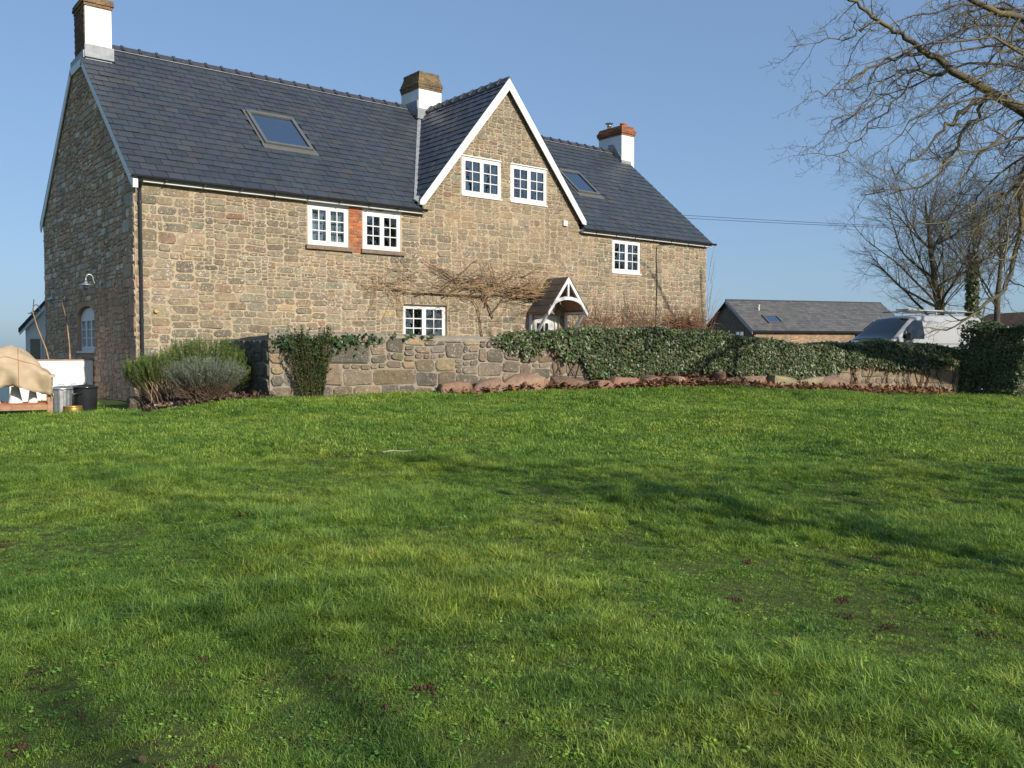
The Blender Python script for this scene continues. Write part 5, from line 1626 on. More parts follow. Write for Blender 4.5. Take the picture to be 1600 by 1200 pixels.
for r_ in range(nr):
    s0 = r_ * Lb / nr
    for i in range(36):
        x0 = -.25 + i * .38 - (.19 if r_ % 2 else 0); x1 = min(x0 + .374, BLn + .25); x0 = max(x0, -.25)
        if x1 - x0 < .04: continue
        o = np.array([0, -.2, BE + .02]); V = []
        for hh in (0, .012):
            for xx, ss, l in ((x0, s0, .02), (x1, s0, .02), (x1, s0 + Lb / nr * 1.1, .004), (x0, s0 + Lb / nr * 1.1, .004)): V.append(o + np.array([xx, 0, 0]) + sdv * ss + nv3 * (l + hh))
        mb.add(V, BOXF, vary(Rc.choice([(.105, .100, .092), (.12, .113, .102), (.095, .092, .088), (.13, .12, .105)]), Rc, .1))
mb.build('slating', M['slate'], rm, kind='stuff')
mb = MB(); mb.prism([(-.25, -.2, BE - .03), (-.25, BW / 2, BR - .01), (-.25, BW + .2, BE - .03), (-.25, BW + .2, BE - .12), (-.25, BW / 2, BR - .1), (-.25, -.2, BE - .12)], (BLn + .5, 0, 0)); mb.build('roof_boarding', M['ridge'], rm)
mb = MB()
for i in range(29): mb.tube([(-.25 + i * .472, BW / 2, BR + .03), (-.25 + i * .472 + .45, BW / 2, BR + .03)], .075, 8)
mb.build('ridge_tiles', M['ridge'], rm, kind='stuff')
mb = MB(); mb.prism([(-.29, -.2, BE - .02), (-.29, BW / 2, BR), (-.29, BW / 2, BR - .22), (-.29, -.2, BE - .22)], (.035, 0, 0)); mb.build('bargeboard', M['lead'], rm)
mb = MB(); mb.tube([(-.2, -.27, BE - .05), (BLn + .2, -.27, BE - .05)], .055, 6); mb.build('gutter', M['black'], rm)
def TBn(u, v, d): return tuple(np.array([u, -.2, BE + .02]) + sdv * v + nv3 * d)
skb = empty('skylight', parent=rm)
mb = MB(); mb.tbox(TBn, 1.55, 2.75, .95, 1.03, -.02, .12); mb.tbox(TBn, 1.55, 2.75, 1.92, 2.02, -.02, .12); mb.tbox(TBn, 1.55, 1.63, 1.03, 1.92, -.02, .12); mb.tbox(TBn, 2.67, 2.75, 1.03, 1.92, -.02, .12); mb.build('frame', M['alu'], skb)
mb = MB(); mb.tbox(TBn, 1.63, 2.67, 1.03, 1.92, .06, .07); mb.build('pane', M['skyglass'], skb)
mb = MB(); p = np.array(TBn(1.75, 2.75, 0)); mb.tube([p, p + (0, 0, .32), p + (.0, -.08, .38)], .055, 8); mb.build('vent_pipe', M['white'], rm)
gwn = empty('window', parent=barn)
mb = MB(); mb.box((-.04, 1.2, 1.0), (-.005, 1.28, 2.0)); mb.box((-.04, 2.22, 1.0), (-.005, 2.30, 2.0)); mb.box((-.04, 1.28, 1.92), (-.005, 2.22, 2.0)); mb.box((-.04, 1.71, 1.0), (-.005, 1.79, 1.92)); mb.build('frame', M['timber'], gwn)
for a in (1.28, 1.79): MB().box((-.02, a, 1.0), (-.01, a + .43, 1.92)).build('pane', M['skyglass'], gwn)
for (a, n_) in ((.5, 1), (4.2, 2), (8.0, 3)):
    MB().box((a, -.05, .0), (a + 1.1, -.032, 1.1)).build('shutter', M['timber'], barn)
# dark shed roof at the edge
shp = cp(1640, 545, 44)
shd = props(empty('shed', (shp[0], shp[1], 0), AZ - pi / 2 + .2), 'dark brown roofed shed behind the trees past the gateway', 'shed')
mb = MB(); mb.box((-3.2, 0, -.5), (3.2, 4, 1.7)); mb.build('wall', M['darktwig'], shd)
mb = MB(); mb.prism([(-3.5, -.2, 1.6), (0, -.2, 3.15), (3.5, -.2, 1.6), (3.5, -.2, 1.5), (0, -.2, 3.02), (-3.5, -.2, 1.5)], (0, 4.4, 0)); mb.build('roof', M['darktwig'], shd)

# ------------------------------------------------------------------ trees
class Tree:
    def __init__(s, seed):
        s.R = np.random.default_rng(seed); s.pl = []
    def limb(s, pts, rad, jit=0.0):
        """smooths a hand-laid limb"""
        P = np.array(pts, float); n = len(P)
        t = np.linspace(0, n - 1, (n - 1) * 3 + 1)
        Q = np.stack([np.interp(t, range(n), P[:, k]) for k in range(3)], -1)
        for _ in range(2): Q[1:-1] = (Q[:-2] + Q[1:-1] * 2 + Q[2:]) / 4
        Q[1:-1] += s.R.normal(0, .018 + jit, Q[1:-1].shape)
        r_ = np.interp(t, np.linspace(0, n - 1, len(rad)), rad)
        s.pl.append((Q, r_)); return Q, r_
    def shoot(s, p, d, L_, r0, r1, seg, gnarl, trop):
        n = max(3, int(L_ / seg)); P = [np.array(p, float)]; d = np.array(d, float); d /= np.linalg.norm(d)
        for i in range(n):
            d = d + s.R.normal(0, gnarl, 3) + np.array([0, 0, trop[0] + (trop[1] - trop[0]) * i / n]); d /= np.linalg.norm(d)
            P.append(P[-1] + d * (L_ / n))
        Q = np.array(P); r_ = np.linspace(r0, r1, n + 1)
        s.pl.append((Q, r_)); return Q, r_
    def side(s, Q, r_, spec, lvl=0, start=.1):
        """spec: per level (spacing, length, angle, gnarl, trop, seg, minr)"""
        if lvl >= len(spec): return
        sp, L_, ang, gn, trop, seg, rr = spec[lvl]
        D = np.linalg.norm(np.diff(Q, axis=0), axis=1); cum = np.concatenate([[0], np.cumsum(D)]); tot = cum[-1]
        x = tot * start + s.R.uniform(0, sp)
        while x < tot:
            i = min(np.searchsorted(cum, x) - 1, len(D) - 1); i = max(i, 0)
            f = (x - cum[i]) / D[i]
            p = Q[i] * (1 - f) + Q[i + 1] * f; t = (Q[i + 1] - Q[i]) / D[i]
            rd = s.R.normal(0, 1, 3); rd -= (rd @ t) * t; rd /= np.linalg.norm(rd)
            a = ang * s.R.uniform(.7, 1.3)
            d = t * cos(a) + rd * sin(a)
            rad = max(rr * .45, min(r_[i] * .62, rr * s.R.uniform(.7, 1.2)))
            ll = L_ * s.R.uniform(.5, 1.3) * (1 - .45 * x / tot)
            q2, r2 = s.shoot(p, d, ll, rad, max(rad * .28, .0022), seg, gn, trop)
            s.side(q2, r2, spec, lvl + 1, .12)
            x += sp * s.R.uniform(.6, 1.5)
        # the tip carries on as a fork
    def mesh(s, name, mat, parent, kmin=3):
        Vs = []; Fs = []; n = 0
        for Q, r_ in s.pl:
            m = r_.max()
            k = 9 if m > .08 else 6 if m > .03 else 4 if m > .012 else 3
            V, F_ = tube_arr(Q, r_, k)
            Vs.append(V); Fs.append(F_ + n); n += len(V)
        return np_mesh(name, np.concatenate(Vs), np.concatenate(Fs), mat, parent, smooth=True)

def tree_things(name, loc, label, trunk, crown, mat, cat='tree', group=None):
    t = props(empty(name, loc), label, cat, group)
    for tr, nm in ((trunk, 'trunk'), (crown, 'crown')):
        o = tr.mesh(nm, mat, t); unparent_offset(o)
    return t

# the big walnut whose limbs reach into the picture
WB = np.array([20.9, -15.6]); wz = gz(*WB)
trk = Tree(1); crn = Tree(2)
fork = np.array([WB[0] + .1, WB[1] + .1, wz + 2.6])
trk.limb([(WB[0], WB[1], wz - .2), (WB[0] + .03, WB[1], wz + .6), (WB[0] + .05, WB[1] + .05, wz + 1.6), fork], [.42, .34, .30, .28])
limbs = [
    ([fork, cp(1700, 245, 17.0), cp(1600, 172, 16.6), cp(1548, 142, 16.4), cp(1485, 108, 16.2), cp(1460, 86, 16.1), cp(1440, 82, 16.0), cp(1424, 64, 15.9), cp(1398, 47, 15.8), cp(1370, 30, 15.6), cp(1345, 12, 15.5), cp(1318, -5, 15.4), cp(1296, -28, 15.3)], [.15, .105, .075, .06, .048, .036, .025, .016]),
    ([cp(1440, 84, 16.0), cp(1400, 90, 15.8), cp(1360, 104, 15.6), cp(1325, 135, 15.3), cp(1296, 148, 15.1), cp(1262, 146, 15.0)], [.032, .022, .012, .006]),
    ([cp(1485, 108, 16.2), cp(1432, 116, 16.3), cp(1412, 106, 16.3), cp(1385, 122, 16.1), cp(1345, 168, 15.9), cp(1305, 190, 15.7), cp(1270, 232, 15.5)], [.032, .024, .016, .010, .006]),
    ([cp(1432, 116, 16.3), cp(1405, 150, 16.4), cp(1375, 185, 16.3), cp(1345, 215, 16.2), cp(1310, 245, 16.0), cp(1264, 240, 15.8)], [.022, .018, .012, .006]),
    ([cp(1548, 146, 16.4), cp(1520, 168, 16.0), cp(1490, 190, 15.7), cp(1462, 212, 15.5), cp(1440, 245, 15.4), cp(1410, 262, 15.2), cp(1375, 272, 15.0)], [.045, .036, .025, .014, .008]),
    ([cp(1540, 150, 16.4), cp(1525, 185, 16.8), cp(1500, 215, 17.0), cp(1480, 260, 17.1), cp(1440, 290, 17.0), cp(1395, 300, 16.8), cp(1345, 305, 16.5)], [.038, .030, .02, .008]),
    ([cp(1375, 33, 15.6), cp(1355, 40, 15.4), cp(1332, 58, 15.2), cp(1300, 64, 15.0), cp(1268, 70, 14.9), cp(1232, 73, 14.8)], [.022, .016, .010, .005]),
    ([fork, cp(1740, 140, 17.0), cp(1660, 55, 16.6), cp(1595, 25, 16.3), cp(1545, 14, 16.0), cp(1510, -6, 15.9), cp(1470, -30, 15.8)], [.14, .09, .06, .05, .035]),
    ([cp(1560, 16, 16.1), cp(1520, 35, 15.9), cp(1478, 62, 15.6), cp(1462, 82, 15.4)], [.03, .02, .008]),
    ([cp(1595, 25, 16.3), cp(1570, 55, 16.3), cp(1555, 90, 16.4), cp(1520, 110, 16.4)], [.03, .02, .01]),
    ([fork, cp(1690, 265, 16.9), cp(1610, 240, 16.4), cp(1592, 290, 16.3), cp(1597, 330, 16.3), cp(1590, 395, 16.2), cp(1574, 446, 16.1), cp(1556, 464, 16.0), cp(1528, 486, 15.9), cp(1490, 512, 15.7), cp(1455, 518, 15.5)], [.13, .09, .05, .045, .04, .032, .018, .008]),
    ([cp(1592, 290, 16.3), cp(1560, 300, 16.0), cp(1510, 330, 15.8), cp(1470, 352, 15.6), cp(1420, 340, 15.4)], [.035, .022, .014, .007]),
    ([cp(1590, 395, 16.2), cp(1548, 410, 15.9), cp(1500, 408, 15.7), cp(1450, 408, 15.5), cp(1405, 420, 15.3)], [.024, .015, .010, .006]),
    ([cp(1597, 320, 16.3), cp(1560, 360, 16.3), cp(1530, 395, 16.1), cp(1510, 420, 15.9)], [.024, .012, .006]),
    ([fork, (22.4, -16.3, 5.2), (23.8, -16.9, 7.6), (24.4, -17.3, 10.0)], [.15, .10, .06, .03]),
    ([fork, (21.2, -16.9, 5.5), (20.3, -18.5, 7.5), (19.5, -19.9, 9.0)], [.12, .08, .05, .03]),
    ([fork, (20.7, -14.9, 5.6), (20.4, -14.1, 8.2), (20.2, -13.3, 10.6)], [.14, .09, .06, .03]),
    ([fork, (22.3, -14.3, 4.6), (24.2, -12.9, 6.0), (26.0, -11.7, 7.2)], [.11, .07, .05, .03]),
    ([(20.5, -14.5, 7.0), (18.8, -12.9, 8.6), (17.4, -11.7, 9.6)], [.08, .06, .03]),
    ([(22.6, -14.1, 4.9), (22.4, -12.1, 6.6), (22.6, -10.5, 8.0)], [.08, .06, .03]),
]
spec_w = [(.20, 1.1, .9, .24, (-.08, .08), .10, .013), (.11, .42, .85, .30, (-.02, .18), .06, .0066), (.09, .14, .8, .25, (.0, .2), .05, .0046)]
spec_far = [(.45, 1.5, .85, .16, (-.06, .06), .16, .02), (.22, .55, .8, .2, (-.02, .15), .10, .009), (.16, .2, .75, .2, (0, .2), .09, .006)]
Rl = np.random.default_rng(77)
vis = []
for (ex, ey) in ((1345, 60), (1400, 120), (1330, 110), (1300, 205), (1420, 205), (1365, 245), (1450, 250), (1500, 235), (1400, 320), (1455, 345), (1500, 370), (1540, 330), (1560, 260), (1480, 440), (1545, 425), (1430, 20), (1480, 40), (1530, 65), (1560, 120), (1345, 170), (1570, 480)):
    dpt = Rl.uniform(15.0, 18.0)
    sx_, sy_ = 1640 + Rl.uniform(-30, 60), np.clip(ey * .55 + Rl.uniform(-60, 40), 20, 300)
    mx_, my_ = (sx_ + ex) / 2 + Rl.uniform(-20, 20), (sy_ + ey) / 2 - Rl.uniform(20, 60)
    qx, qy = ex * .7 + mx_ * .3, ey * .7 + my_ * .3 - Rl.uniform(0, 20)
    vis.append(([fork, cp(1770, 235, 18.2), cp(sx_, sy_, 17 * .5 + dpt * .5), cp(mx_, my_, dpt), cp(qx, qy, dpt - .2), cp(ex, ey, dpt - .4)], [.08, .045, .028, .019, .011, .005]))
limbs = vis + limbs
NV = len(vis) + 14
for k, (pts, rad) in enumerate(limbs):
    Q, r_ = crn.limb(pts, rad, .0 if max(rad) > .1 and k >= len(vis) else .022)
    crn.side(Q, r_, spec_w if k < NV else spec_far, 0, .22 if k < len(vis) else .12 if k < NV else .25)
walnut = tree_things('walnut_tree', (WB[0], WB[1], wz), 'large bare walnut tree with lichen on limbs sweeping over the gateway', trk, crn, M['bark'])

# leafless trees behind the van
def bare_tree(seed, h, rad, limbs_n, lean=(0, 0), spread=.75, low=.25, spec=None, fork_h=.45):
    tr, cr = Tree(seed), Tree(seed + 1); R = tr.R
    top = np.array([lean[0] * h, lean[1] * h, h * .85])
    Q, r_ = tr.limb([(0, 0, -.3), top * .35 + R.normal(0, .05, 3), top * .7 + R.normal(0, .08, 3), top], [rad, rad * .8, rad * .45, rad * .12])
    cr.side(Q, r_, spec[1:], 0, .5)
    for k in range(limbs_n):
        f = R.uniform(low, .9); p = np.array([np.interp(f * (len(Q) - 1), range(len(Q)), Q[:, q]) for q in range(3)])
        a = 2 * pi * k / limbs_n + R.uniform(-.5, .5)
        d = np.array([cos(a) * spread, sin(a) * spread, R.uniform(.45, 1.2)])
        q2, r2 = cr.shoot(p, d, h * (1.0 - f * .6) * R.uniform(.6, .9), rad * R.uniform(.3, .5) * (1.15 - f), .008, h * .05, .09, (.02, .05))
        cr.side(q2, r2, spec, 0, .15)
    return tr, cr
sp_b = [(.26, 2.0, .65, .11, (.02, .04), .25, .018), (.19, 1.0, .62, .13, (.0, .06), .16, .0085), (.15, .5, .62, .14, (0, .05), .12, .0058)]
def put(tr, cr, p, name, label, mat, rz=0, group=None):
    t = props(empty(name, p, rz), label, 'tree', group)
    tr.mesh('trunk', mat, t); cr.mesh('crown', mat, t); return t
Lr = RGT
q = gp(1482, 560, 40)
lean = -RGT * .13 + np.array([0, 0, 0]); 
tr, cr = bare_tree(31, 9.4, .22, 20, (lean[0], lean[1]), 1.2, .16, sp_b, .55)
put(tr, cr, q, 'ash_tree', 'wide crowned bare tree leaning over the van and barn roof', M['bark2'])
q = gp(1517, 560, 39)
tr, cr = bare_tree(41, 7.4, .17, 7, (.0, .0), .6, .5, sp_b, .65)
t = put(tr, cr, q, 'ivied_tree', 'slender bare tree with ivy climbing its trunk behind the van', M['bark2'])
rg = np.random.default_rng(4); n = 2600
zz = rg.uniform(.8, 5.2, n); aa = rg.uniform(0, 2 * pi, n); rr = .17 + rg.uniform(0, .2, n) * (1 - zz / 8)
P_ = np.stack([rr * np.cos(aa), rr * np.sin(aa), zz], -1); Nm = np.stack([np.cos(aa), np.sin(aa), .3 + 0 * aa], -1)
V, Fm, C = leaf_cloud(P_, Nm, np.full(n, .13), pick(PAL_I, n, rg), IVY, rg, .5, 1)
np_mesh('ivy_foliage', V, Fm, M['ivy'], t, C)
q = gp(1556, 560, 37)
tr, cr = bare_tree(51, 8.5, .15, 8, (.015, .0), .6, .35, sp_b, .7)
put(tr, cr, q, 'birch_tree', 'slim upright bare tree with straight trunk beside the ivied tree', M['bark2'])
q = gp(1470, 560, 46)
tr, cr = bare_tree(61, 7.5, .12, 8, (.0, .0), .6, .3, sp_b, .6)
put(tr, cr, q, 'sapling', 'thin bare sapling rising behind the leaning tree', M['bark2'])
q = gp(1610, 560, 42)
tr, cr = bare_tree(71, 9.0, .18, 9, (.0, .0), .7, .25, sp_b, .6)
tA = put(tr, cr, q, 'bare_tree', 'bare tree standing over the dark shed roof', M['bark2'])
# hedgerow trees behind and beside the photographer, whose shade falls over the lawn
sp_c = [(.55, 2.2, .6, .10, (.02, .04), .3, .03), (.32, 1.0, .6, .12, (.0, .06), .2, .015), (.24, .45, .6, .12, (0, .05), .16, .009)]
tr, cr = bare_tree(81, 9.5, .26, 12, (.0, .0), .85, .2, sp_c, .5)
hb = put(tr, cr, (4.0, -56.0, gz(4, -56)), 'hedgerow_tree', 'bare hedgerow tree behind the lawn', M['bark2'], 0.0, 'trees shading the lawn')
SHADE = [(-3.5, -38, 1.35, 1.2), (9, -37, 1.2, 2.2), (-8.5, -42, 1.4, 4.0), (15, -38, 1.1, 5.0), (3.5, -43, 1.45, 3.1), (34, -36, 1.6, .7), (39, -33, 1.7, 2.9), (45, -38, 1.7, 3.9), (37, -46, 1.8, 1.9), (51, -35, 1.6, 5.1), (44, -47, 1.7, 4.4)]
for (x, y, sc_, rz) in SHADE:
    c = copy_tree(hb); c.location = (x, y, gz(x, y)); c.scale = (sc_, sc_, sc_); c.rotation_euler.z = rz

# evergreens added out of view to shade the lawn and darken window reflections
def holly(seed):
    rg = np.random.default_rng(seed); n = 560
    cl = [(rg.normal(0, .8), rg.normal(0, .8), rg.uniform(2.6, 6.4), rg.uniform(.55, 1.15)) for _ in range(17)]
    P_ = []
    for k in range(n):
        c_ = cl[k % 17]; d = rg.normal(0, 1, 3); d /= np.linalg.norm(d)
        P_.append(np.array(c_[:3]) + d * c_[3] * rg.uniform(.3, 1.05) ** .6)
    P_ = np.array(P_); 
    V, Fm, C = leaf_cloud(P_, rg.normal(0, 1, (n, 3)), np.full(n, .16), pick(PAL_I, n, rg), OVAL, rg, .5)
    tr = Tree(seed); tr.limb([(0, 0, -.2), (.05, 0, 2), (0, .05, 4), (0, 0, 6)], [.07, .06, .04, .02])
    for c_ in cl: tr.limb([(0, 0, c_[2] - 1.2), (c_[0] * .5, c_[1] * .5, c_[2] - .6), c_[:3]], [.05, .03, .01])
    return tr, (V, Fm, C)
tr, (V, Fm, C) = holly(5)
hl = props(empty('added_holly_tree', (0, 0, 0)), 'dense evergreen holly added out of view beside the lawn', 'tree', 'hollies added out of view')
tr.mesh('trunk', M['bark2'], hl); np_mesh('foliage', V, Fm, M['ivy'], hl, C)
def shade_on(px, py, d, hgt):
    """where a crown hgt metres up must stand to shade the lawn at that spot"""
    p = cp(px, py, d); t = hgt / tan(SUN_EL)
    return p[0] + cos(SUN_AZ) * t, p[1] + sin(SUN_AZ) * t
HOL = [(930, 765, 8.9, 4.6, .9, 0.3), (1450, 735, 10.0, 4.8, .95, 3.3)]
for k, (px, py, d, h_, sc_, rz) in enumerate(HOL):
    x, y = shade_on(px, py, d, h_ * sc_)
    o = hl if k == 0 else copy_tree(hl)
    o.location = (x, y, gz(x, y)); o.scale = (sc_, sc_, sc_); o.rotation_euler.z = rz

for (x, y, sc_, rz) in ((25, -33, .75, 1), (28.5, -35, .8, 2), (32, -36, .85, 3), (36, -38, .9, 5)):  # more added evergreens, for the lower window to reflect
    o = copy_tree(hl); o.location = (x, y, gz(x, y)); o.scale = (sc_ * 1.3, sc_ * 1.3, sc_); o.rotation_euler.z = rz

# ------------------------------------------------------------------ overhead wires
def pole(x, y, label):
    t = props(empty('utility_pole', (x, y, gz(x, y))), label, 'pole')
    m = MB(); m.tube([(0, 0, -1), (0, 0, 11.2)], [.15, .10], 10); m.build('post', M['darktwig'], t)
    m = MB(); m.box((-.9, -.05, 10.75), (.9, .05, 10.87)); m.build('crossarm', M['darktwig'], t)
    return t
wa = cp(760, 300, 62); wb = cp(1900, 372, 62)
za, zb = 10.6, 10.0
for k, (l0, l1, nm) in enumerate((((1040, 334.5), (1320, 350), 'upper of two thin overhead wires crossing the sky past the roof'), ((1066, 340.5), (1320, 353), 'lower of two thin overhead wires crossing the sky past the roof'))):
    p0 = cp(*l0, 62 + k * .4); p1 = cp(*l1, 62 + k * .4)
    d = p1 - p0
    pts = [p0 + d * t + np.array((0, 0, .10 * ((t - .5) ** 2 - .25))) for t in np.linspace(-1.4, 2.6, 30)]
    mb = MB(); mb.tube(pts, .016, 4)
    o = mb.build('overhead_wire', M['black'], None); props(o, nm, 'wire', 'overhead wires')
pe = pts[-1]; p_s = pts[0]
pole(pe[0], pe[1], 'wooden utility pole carrying the overhead wires beyond the walnut'); pole(p_s[0], p_s[1], 'wooden utility pole carrying the overhead wires behind the house')

# ------------------------------------------------------------------ grass
def tuft(seed, n, hmin, hmax, wid, spread, lean):
    R = np.random.default_rng(seed); V = []; Fs = []; C = []
    for k in range(n):
        a = R.uniform(0, 2 * pi); rr = spread * sqrt(R.uniform(0, 1))
        b = np.array([rr * cos(a), rr * sin(a), -.006])
        h = R.uniform(hmin, hmax); d = R.uniform(0, 2 * pi); ln = R.uniform(.15, lean)
        dv = np.array([cos(d), sin(d), 0]); sv = np.array([-sin(d + R.uniform(-.6, .6)), cos(d), 0]); sv /= np.linalg.norm(sv)
        w_ = wid * R.uniform(.7, 1.3); i0 = len(V)
        col = np.array([1, 1, 1.0]) * R.uniform(.72, 1.22)
        if R.random() < .09: col = np.array([2.0, 1.5, 1.5]) * R.uniform(.6, 1.1)
        elif R.random() < .12: col = col * .5
        for q, f in enumerate((0, .4, .75, 1.0)):
            p = b + dv * (ln * h * f ** 1.8) + np.array([0, 0, h * f * (1 - .28 * ln * f)])
            ww = w_ * (1, .95, .65, 0)[q]
            shade = col
            if q < 3: V += [p - sv * ww / 2, p + sv * ww / 2]; C += [shade, shade]
            else: V.append(p); C.append(shade)
        Fs += [(i0, i0 + 1, i0 + 3), (i0, i0 + 3, i0 + 2), (i0 + 2, i0 + 3, i0 + 5), (i0 + 2, i0 + 5, i0 + 4), (i0 + 4, i0 + 5, i0 + 6)]
    return np.array(V), np.array(Fs), np.array(C)
def weed(seed):
    R = np.random.default_rng(seed); n = 9
    a = R.uniform(0, 2 * pi, n); rr = R.uniform(.005, .05, n)
    P_ = np.stack([rr * np.cos(a), rr * np.sin(a), R.uniform(.015, .04, n)], -1)
    return leaf_cloud(P_, np.tile((0, 0, 1.0), (n, 1)), np.full(n, .022), np.tile((.85, 1.05, .9), (n, 1)) * R.uniform(.8, 1.3, (n, 1)), OVAL, R, .35)
grass = empty('grass', (0, 0, 0)); props(grass, 'mown winter lawn grass, tufted and mossy with worm casts', 'grass', kind='stuff')
variants = [tuft(1, 26, .022, .052, .0036, .05, 1.6), tuft(2, 24, .03, .070, .0037, .05, 1.7), tuft(3, 28, .016, .042, .0036, .055, 2.0), tuft(4, 20, .05, .095, .0038, .045, 1.6), weed(5), tuft(6, 22, .045, .085, .010, .10, 1.0), tuft(7, 20, .03, .06, .011, .11, 1.2)]
srcs = []
for k, (V, Fs, C) in enumerate(variants):
    o = np_mesh('grass_tuft', V, Fs, M['grass'], grass, C)
    o.location = (-2.0 + k * .35, -13.0, gz(-2.0 + k * .35, -13.0)); srcs.append(o)

rg = np.random.default_rng(99)
def in_lawn(X, Y):
    """on the lawn side of the walls, off the bed"""
    rel = np.stack([X - W0[0], Y - W0[1]], -1)
    s = rel @ WD; d = rel @ WN
    ok = np.where(s > 0, d > .14 + np.where((s > 3.3) & (s < 14.6), .38, 0.0) + np.interp(s, [10, 12.5, 14.5, 16.5, 17.5], [0, .2, .75, .6, 0]) + .06 * np.sin(s * 3.1), True)
    ok &= ~((s <= 0) & (X > -.85 + .1 * np.sin(Y * 4)) & (Y > -3.55 - (X + .9) * .18 + .06 * np.sin(X * 5)))
    ok &= ~((s > WL + .0) & (Y > -5.0))
    ok &= ~((X > HC[0] - .05) & (Y > HC[1] - .05))
    ok &= ~((X > -.05) & (Y > -.05) & (X < 20))
    return ok
PT = []; 
for (d0, d1, dens, vs, sc0) in ((2.6, 6.5, 1500, (0, 1, 2, 3, 4), 1.0), (6.5, 10.5, 1000, (0, 1, 2, 3, 4), 1.12), (10.5, 16, 420, (5, 6, 1), 1.05), (16, 30, 260, (5, 6), 1.15)):
    hw = .64 * d1 + 1.2
    n = int((d1 - d0) * 2 * hw * dens)
    f_ = rg.uniform(d0, d1, n); r_ = rg.uniform(-hw, hw, n)
    k = np.abs(r_) < .64 * f_ + 1.2
    f_, r_ = f_[k], r_[k]
    X = CAM[0] + RGT[0] * r_ + cos(AZ) * f_; Y = CAM[1] + RGT[1] * r_ + sin(AZ) * f_
    ok = in_lawn(X, Y); X, Y = X[ok], Y[ok]
    # patchy sward: thin, mossy places and long tufts
    p1 = np.array([noise.noise(Vector((x * .55, y * .55, 2.0))) + .5 * noise.noise(Vector((x * 1.7, y * 1.7, 7.0))) for x, y in zip(X, Y)])
    p2 = np.array([noise.noise(Vector((x * 3.4, y * 3.4, 4.0))) * .7 + noise.noise(Vector((x * 9, y * 9, 6.0))) * .5 for x, y in zip(X, Y)])
    keep = rg.uniform(0, 1, len(X)) < np.clip(1.15 + p1 * .5 + p2 * .8, .45, 1)
    X, Y, p1, p2 = X[keep], Y[keep], p1[keep], p2[keep]
    sc_ = sc0 * .74 * np.clip(1.0 + p1 * .55 + p2 * .6, .45, 1.7) * rg.uniform(.75, 1.25, len(X))
    if 4 in vs:
        lng = rg.uniform(0, 1, len(X))
        idx = np.where(p1 + p2 * .8 > .25, np.where(lng < .45, 3, 1), np.where(p1 + p2 < -.25, np.where(lng < .12, 4, 2), np.where(lng < .40, 0, np.where(lng < .85, 1, np.where(lng < .98, 2, 4)))))
    else: idx = np.array(vs)[rg.integers(0, len(vs), len(X))]
    PT.append(np.stack([X, Y, gz_arr(X, Y), sc_, idx], -1))
PT = np.concatenate(PT); NP = len(PT)
me = bpy.data.meshes.new('sward'); me.vertices.add(NP); me.vertices.foreach_set('co', PT[:, :3].astype(np.float32).ravel())
at = me.attributes.new('scl', 'FLOAT', 'POINT'); at.data.foreach_set('value', PT[:, 3].astype(np.float32))
at = me.attributes.new('idx', 'INT', 'POINT'); at.data.foreach_set('value', PT[:, 4].astype(np.int32))
rot = np.stack([rg.normal(0, .14, NP), rg.normal(0, .14, NP), rg.uniform(0, 2 * pi, NP)], -1).astype(np.float32)
at = me.attributes.new('rot', 'FLOAT_VECTOR', 'POINT'); at.data.foreach_set('vector', rot.ravel())
me.materials.append(M['grass'])
sw = bpy.data.objects.new('sward', me); COL.objects.link(sw); sw.parent = grass; sw['kind'] = 'stuff'
ng = bpy.data.node_groups.new('sward', 'GeometryNodeTree')
ng.interface.new_socket('Geometry', in_out='INPUT', socket_type='NodeSocketGeometry'); ng.interface.new_socket('Geometry', in_out='OUTPUT', socket_type='NodeSocketGeometry')
gi, go_ = ng.nodes.new('NodeGroupInput'), ng.nodes.new('NodeGroupOutput')
jn = ng.nodes.new('GeometryNodeJoinGeometry')
for o in reversed(srcs):
    oi = ng.nodes.new('GeometryNodeObjectInfo'); oi.inputs['Object'].default_value = o; oi.inputs['As Instance'].default_value = True
    ng.links.new(oi.outputs['Geometry'], jn.inputs[0])
ip = ng.nodes.new('GeometryNodeInstanceOnPoints'); ip.inputs['Pick Instance'].default_value = True
def named(nm, typ):
    x = ng.nodes.new('GeometryNodeInputNamedAttribute'); x.data_type = typ; x.inputs[0].default_value = nm
    return [q for q in x.outputs if q.enabled and q.name == 'Attribute'][0]
ng.links.new(gi.outputs[0], ip.inputs['Points']); ng.links.new(jn.outputs[0], ip.inputs['Instance'])
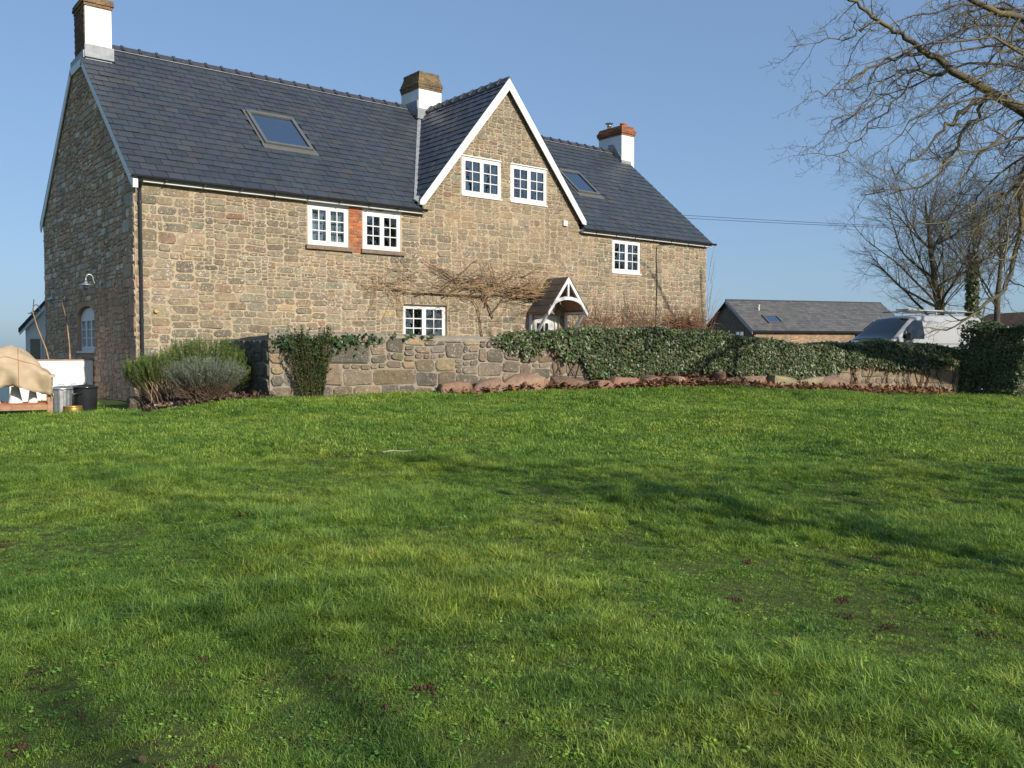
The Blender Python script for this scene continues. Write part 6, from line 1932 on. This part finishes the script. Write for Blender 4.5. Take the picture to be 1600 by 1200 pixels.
ng.links.new(named('idx', 'INT'), ip.inputs['Instance Index']); ng.links.new(named('scl', 'FLOAT'), ip.inputs['Scale'])
ng.links.new(named('rot', 'FLOAT_VECTOR'), ip.inputs['Rotation'])
ng.links.new(ip.outputs[0], go_.inputs[0])
mod = sw.modifiers.new('sward', 'NODES'); mod.node_group = ng

# worm casts and odd dead leaves on the lawn
mb = MB(); Rz = random.Random(6); L = []
for k in range(420):
    f_ = 2.8 + 15 * Rz.random() ** 1.3; r_ = Rz.uniform(-.6, .6) * f_
    x = CAM[0] + RGT[0] * r_ + cos(AZ) * f_; y = CAM[1] + RGT[1] * r_ + sin(AZ) * f_
    if not in_lawn(np.array([x]), np.array([y]))[0]: continue
    z = gz(x, y)
    for j in range(Rz.choice((3, 4, 5, 8, 12, 20, 34))):
        sx = Rz.uniform(.004, .012); cx, cy = x + Rz.gauss(0, .028), y + Rz.gauss(0, .028); cz = gz(cx, cy) + sx * .5 + .006
        V = [(cx + sx * a * Rz.uniform(.7, 1.2), cy + sx * b * Rz.uniform(.7, 1.2), cz + sx * c_ * Rz.uniform(.6, 1.0)) for a, b, c_ in ((1, 0, 0), (-1, 0, 0), (0, 1, 0), (0, -1, 0), (0, 0, 1), (0, 0, -1))]
        mb.add(V, [(0, 2, 4), (2, 1, 4), (1, 3, 4), (3, 0, 4), (2, 0, 5), (1, 2, 5), (3, 1, 5), (0, 3, 5)])
    if Rz.random() < .16: L.append((x + .2, y, .045))
o = mb.build('worm_casts', M['cast'], None, smooth=True, kind='stuff'); props(o, 'reddish brown worm casts scattered over the lawn', 'soil')
litter('fallen_leaves', L, .036, PAL_D, 'single dead leaves lying about on the lawn', rng2)
p = gp(622, 680, 10.5); mb = MB(); mb.tube([(0, 0, 0), (.12, .02, .015), (.26, .0, .01), (.38, .03, .012)], [.008, .007, .006, .004], 5)
o = mb.build('fallen_twig', M['greywood'], None); o.location = (p[0] - .15, p[1] + .1, p[2] + .055); o.rotation_euler.z = AZ - pi / 2; props(o, 'pale broken twig lying on the grass', 'twig')
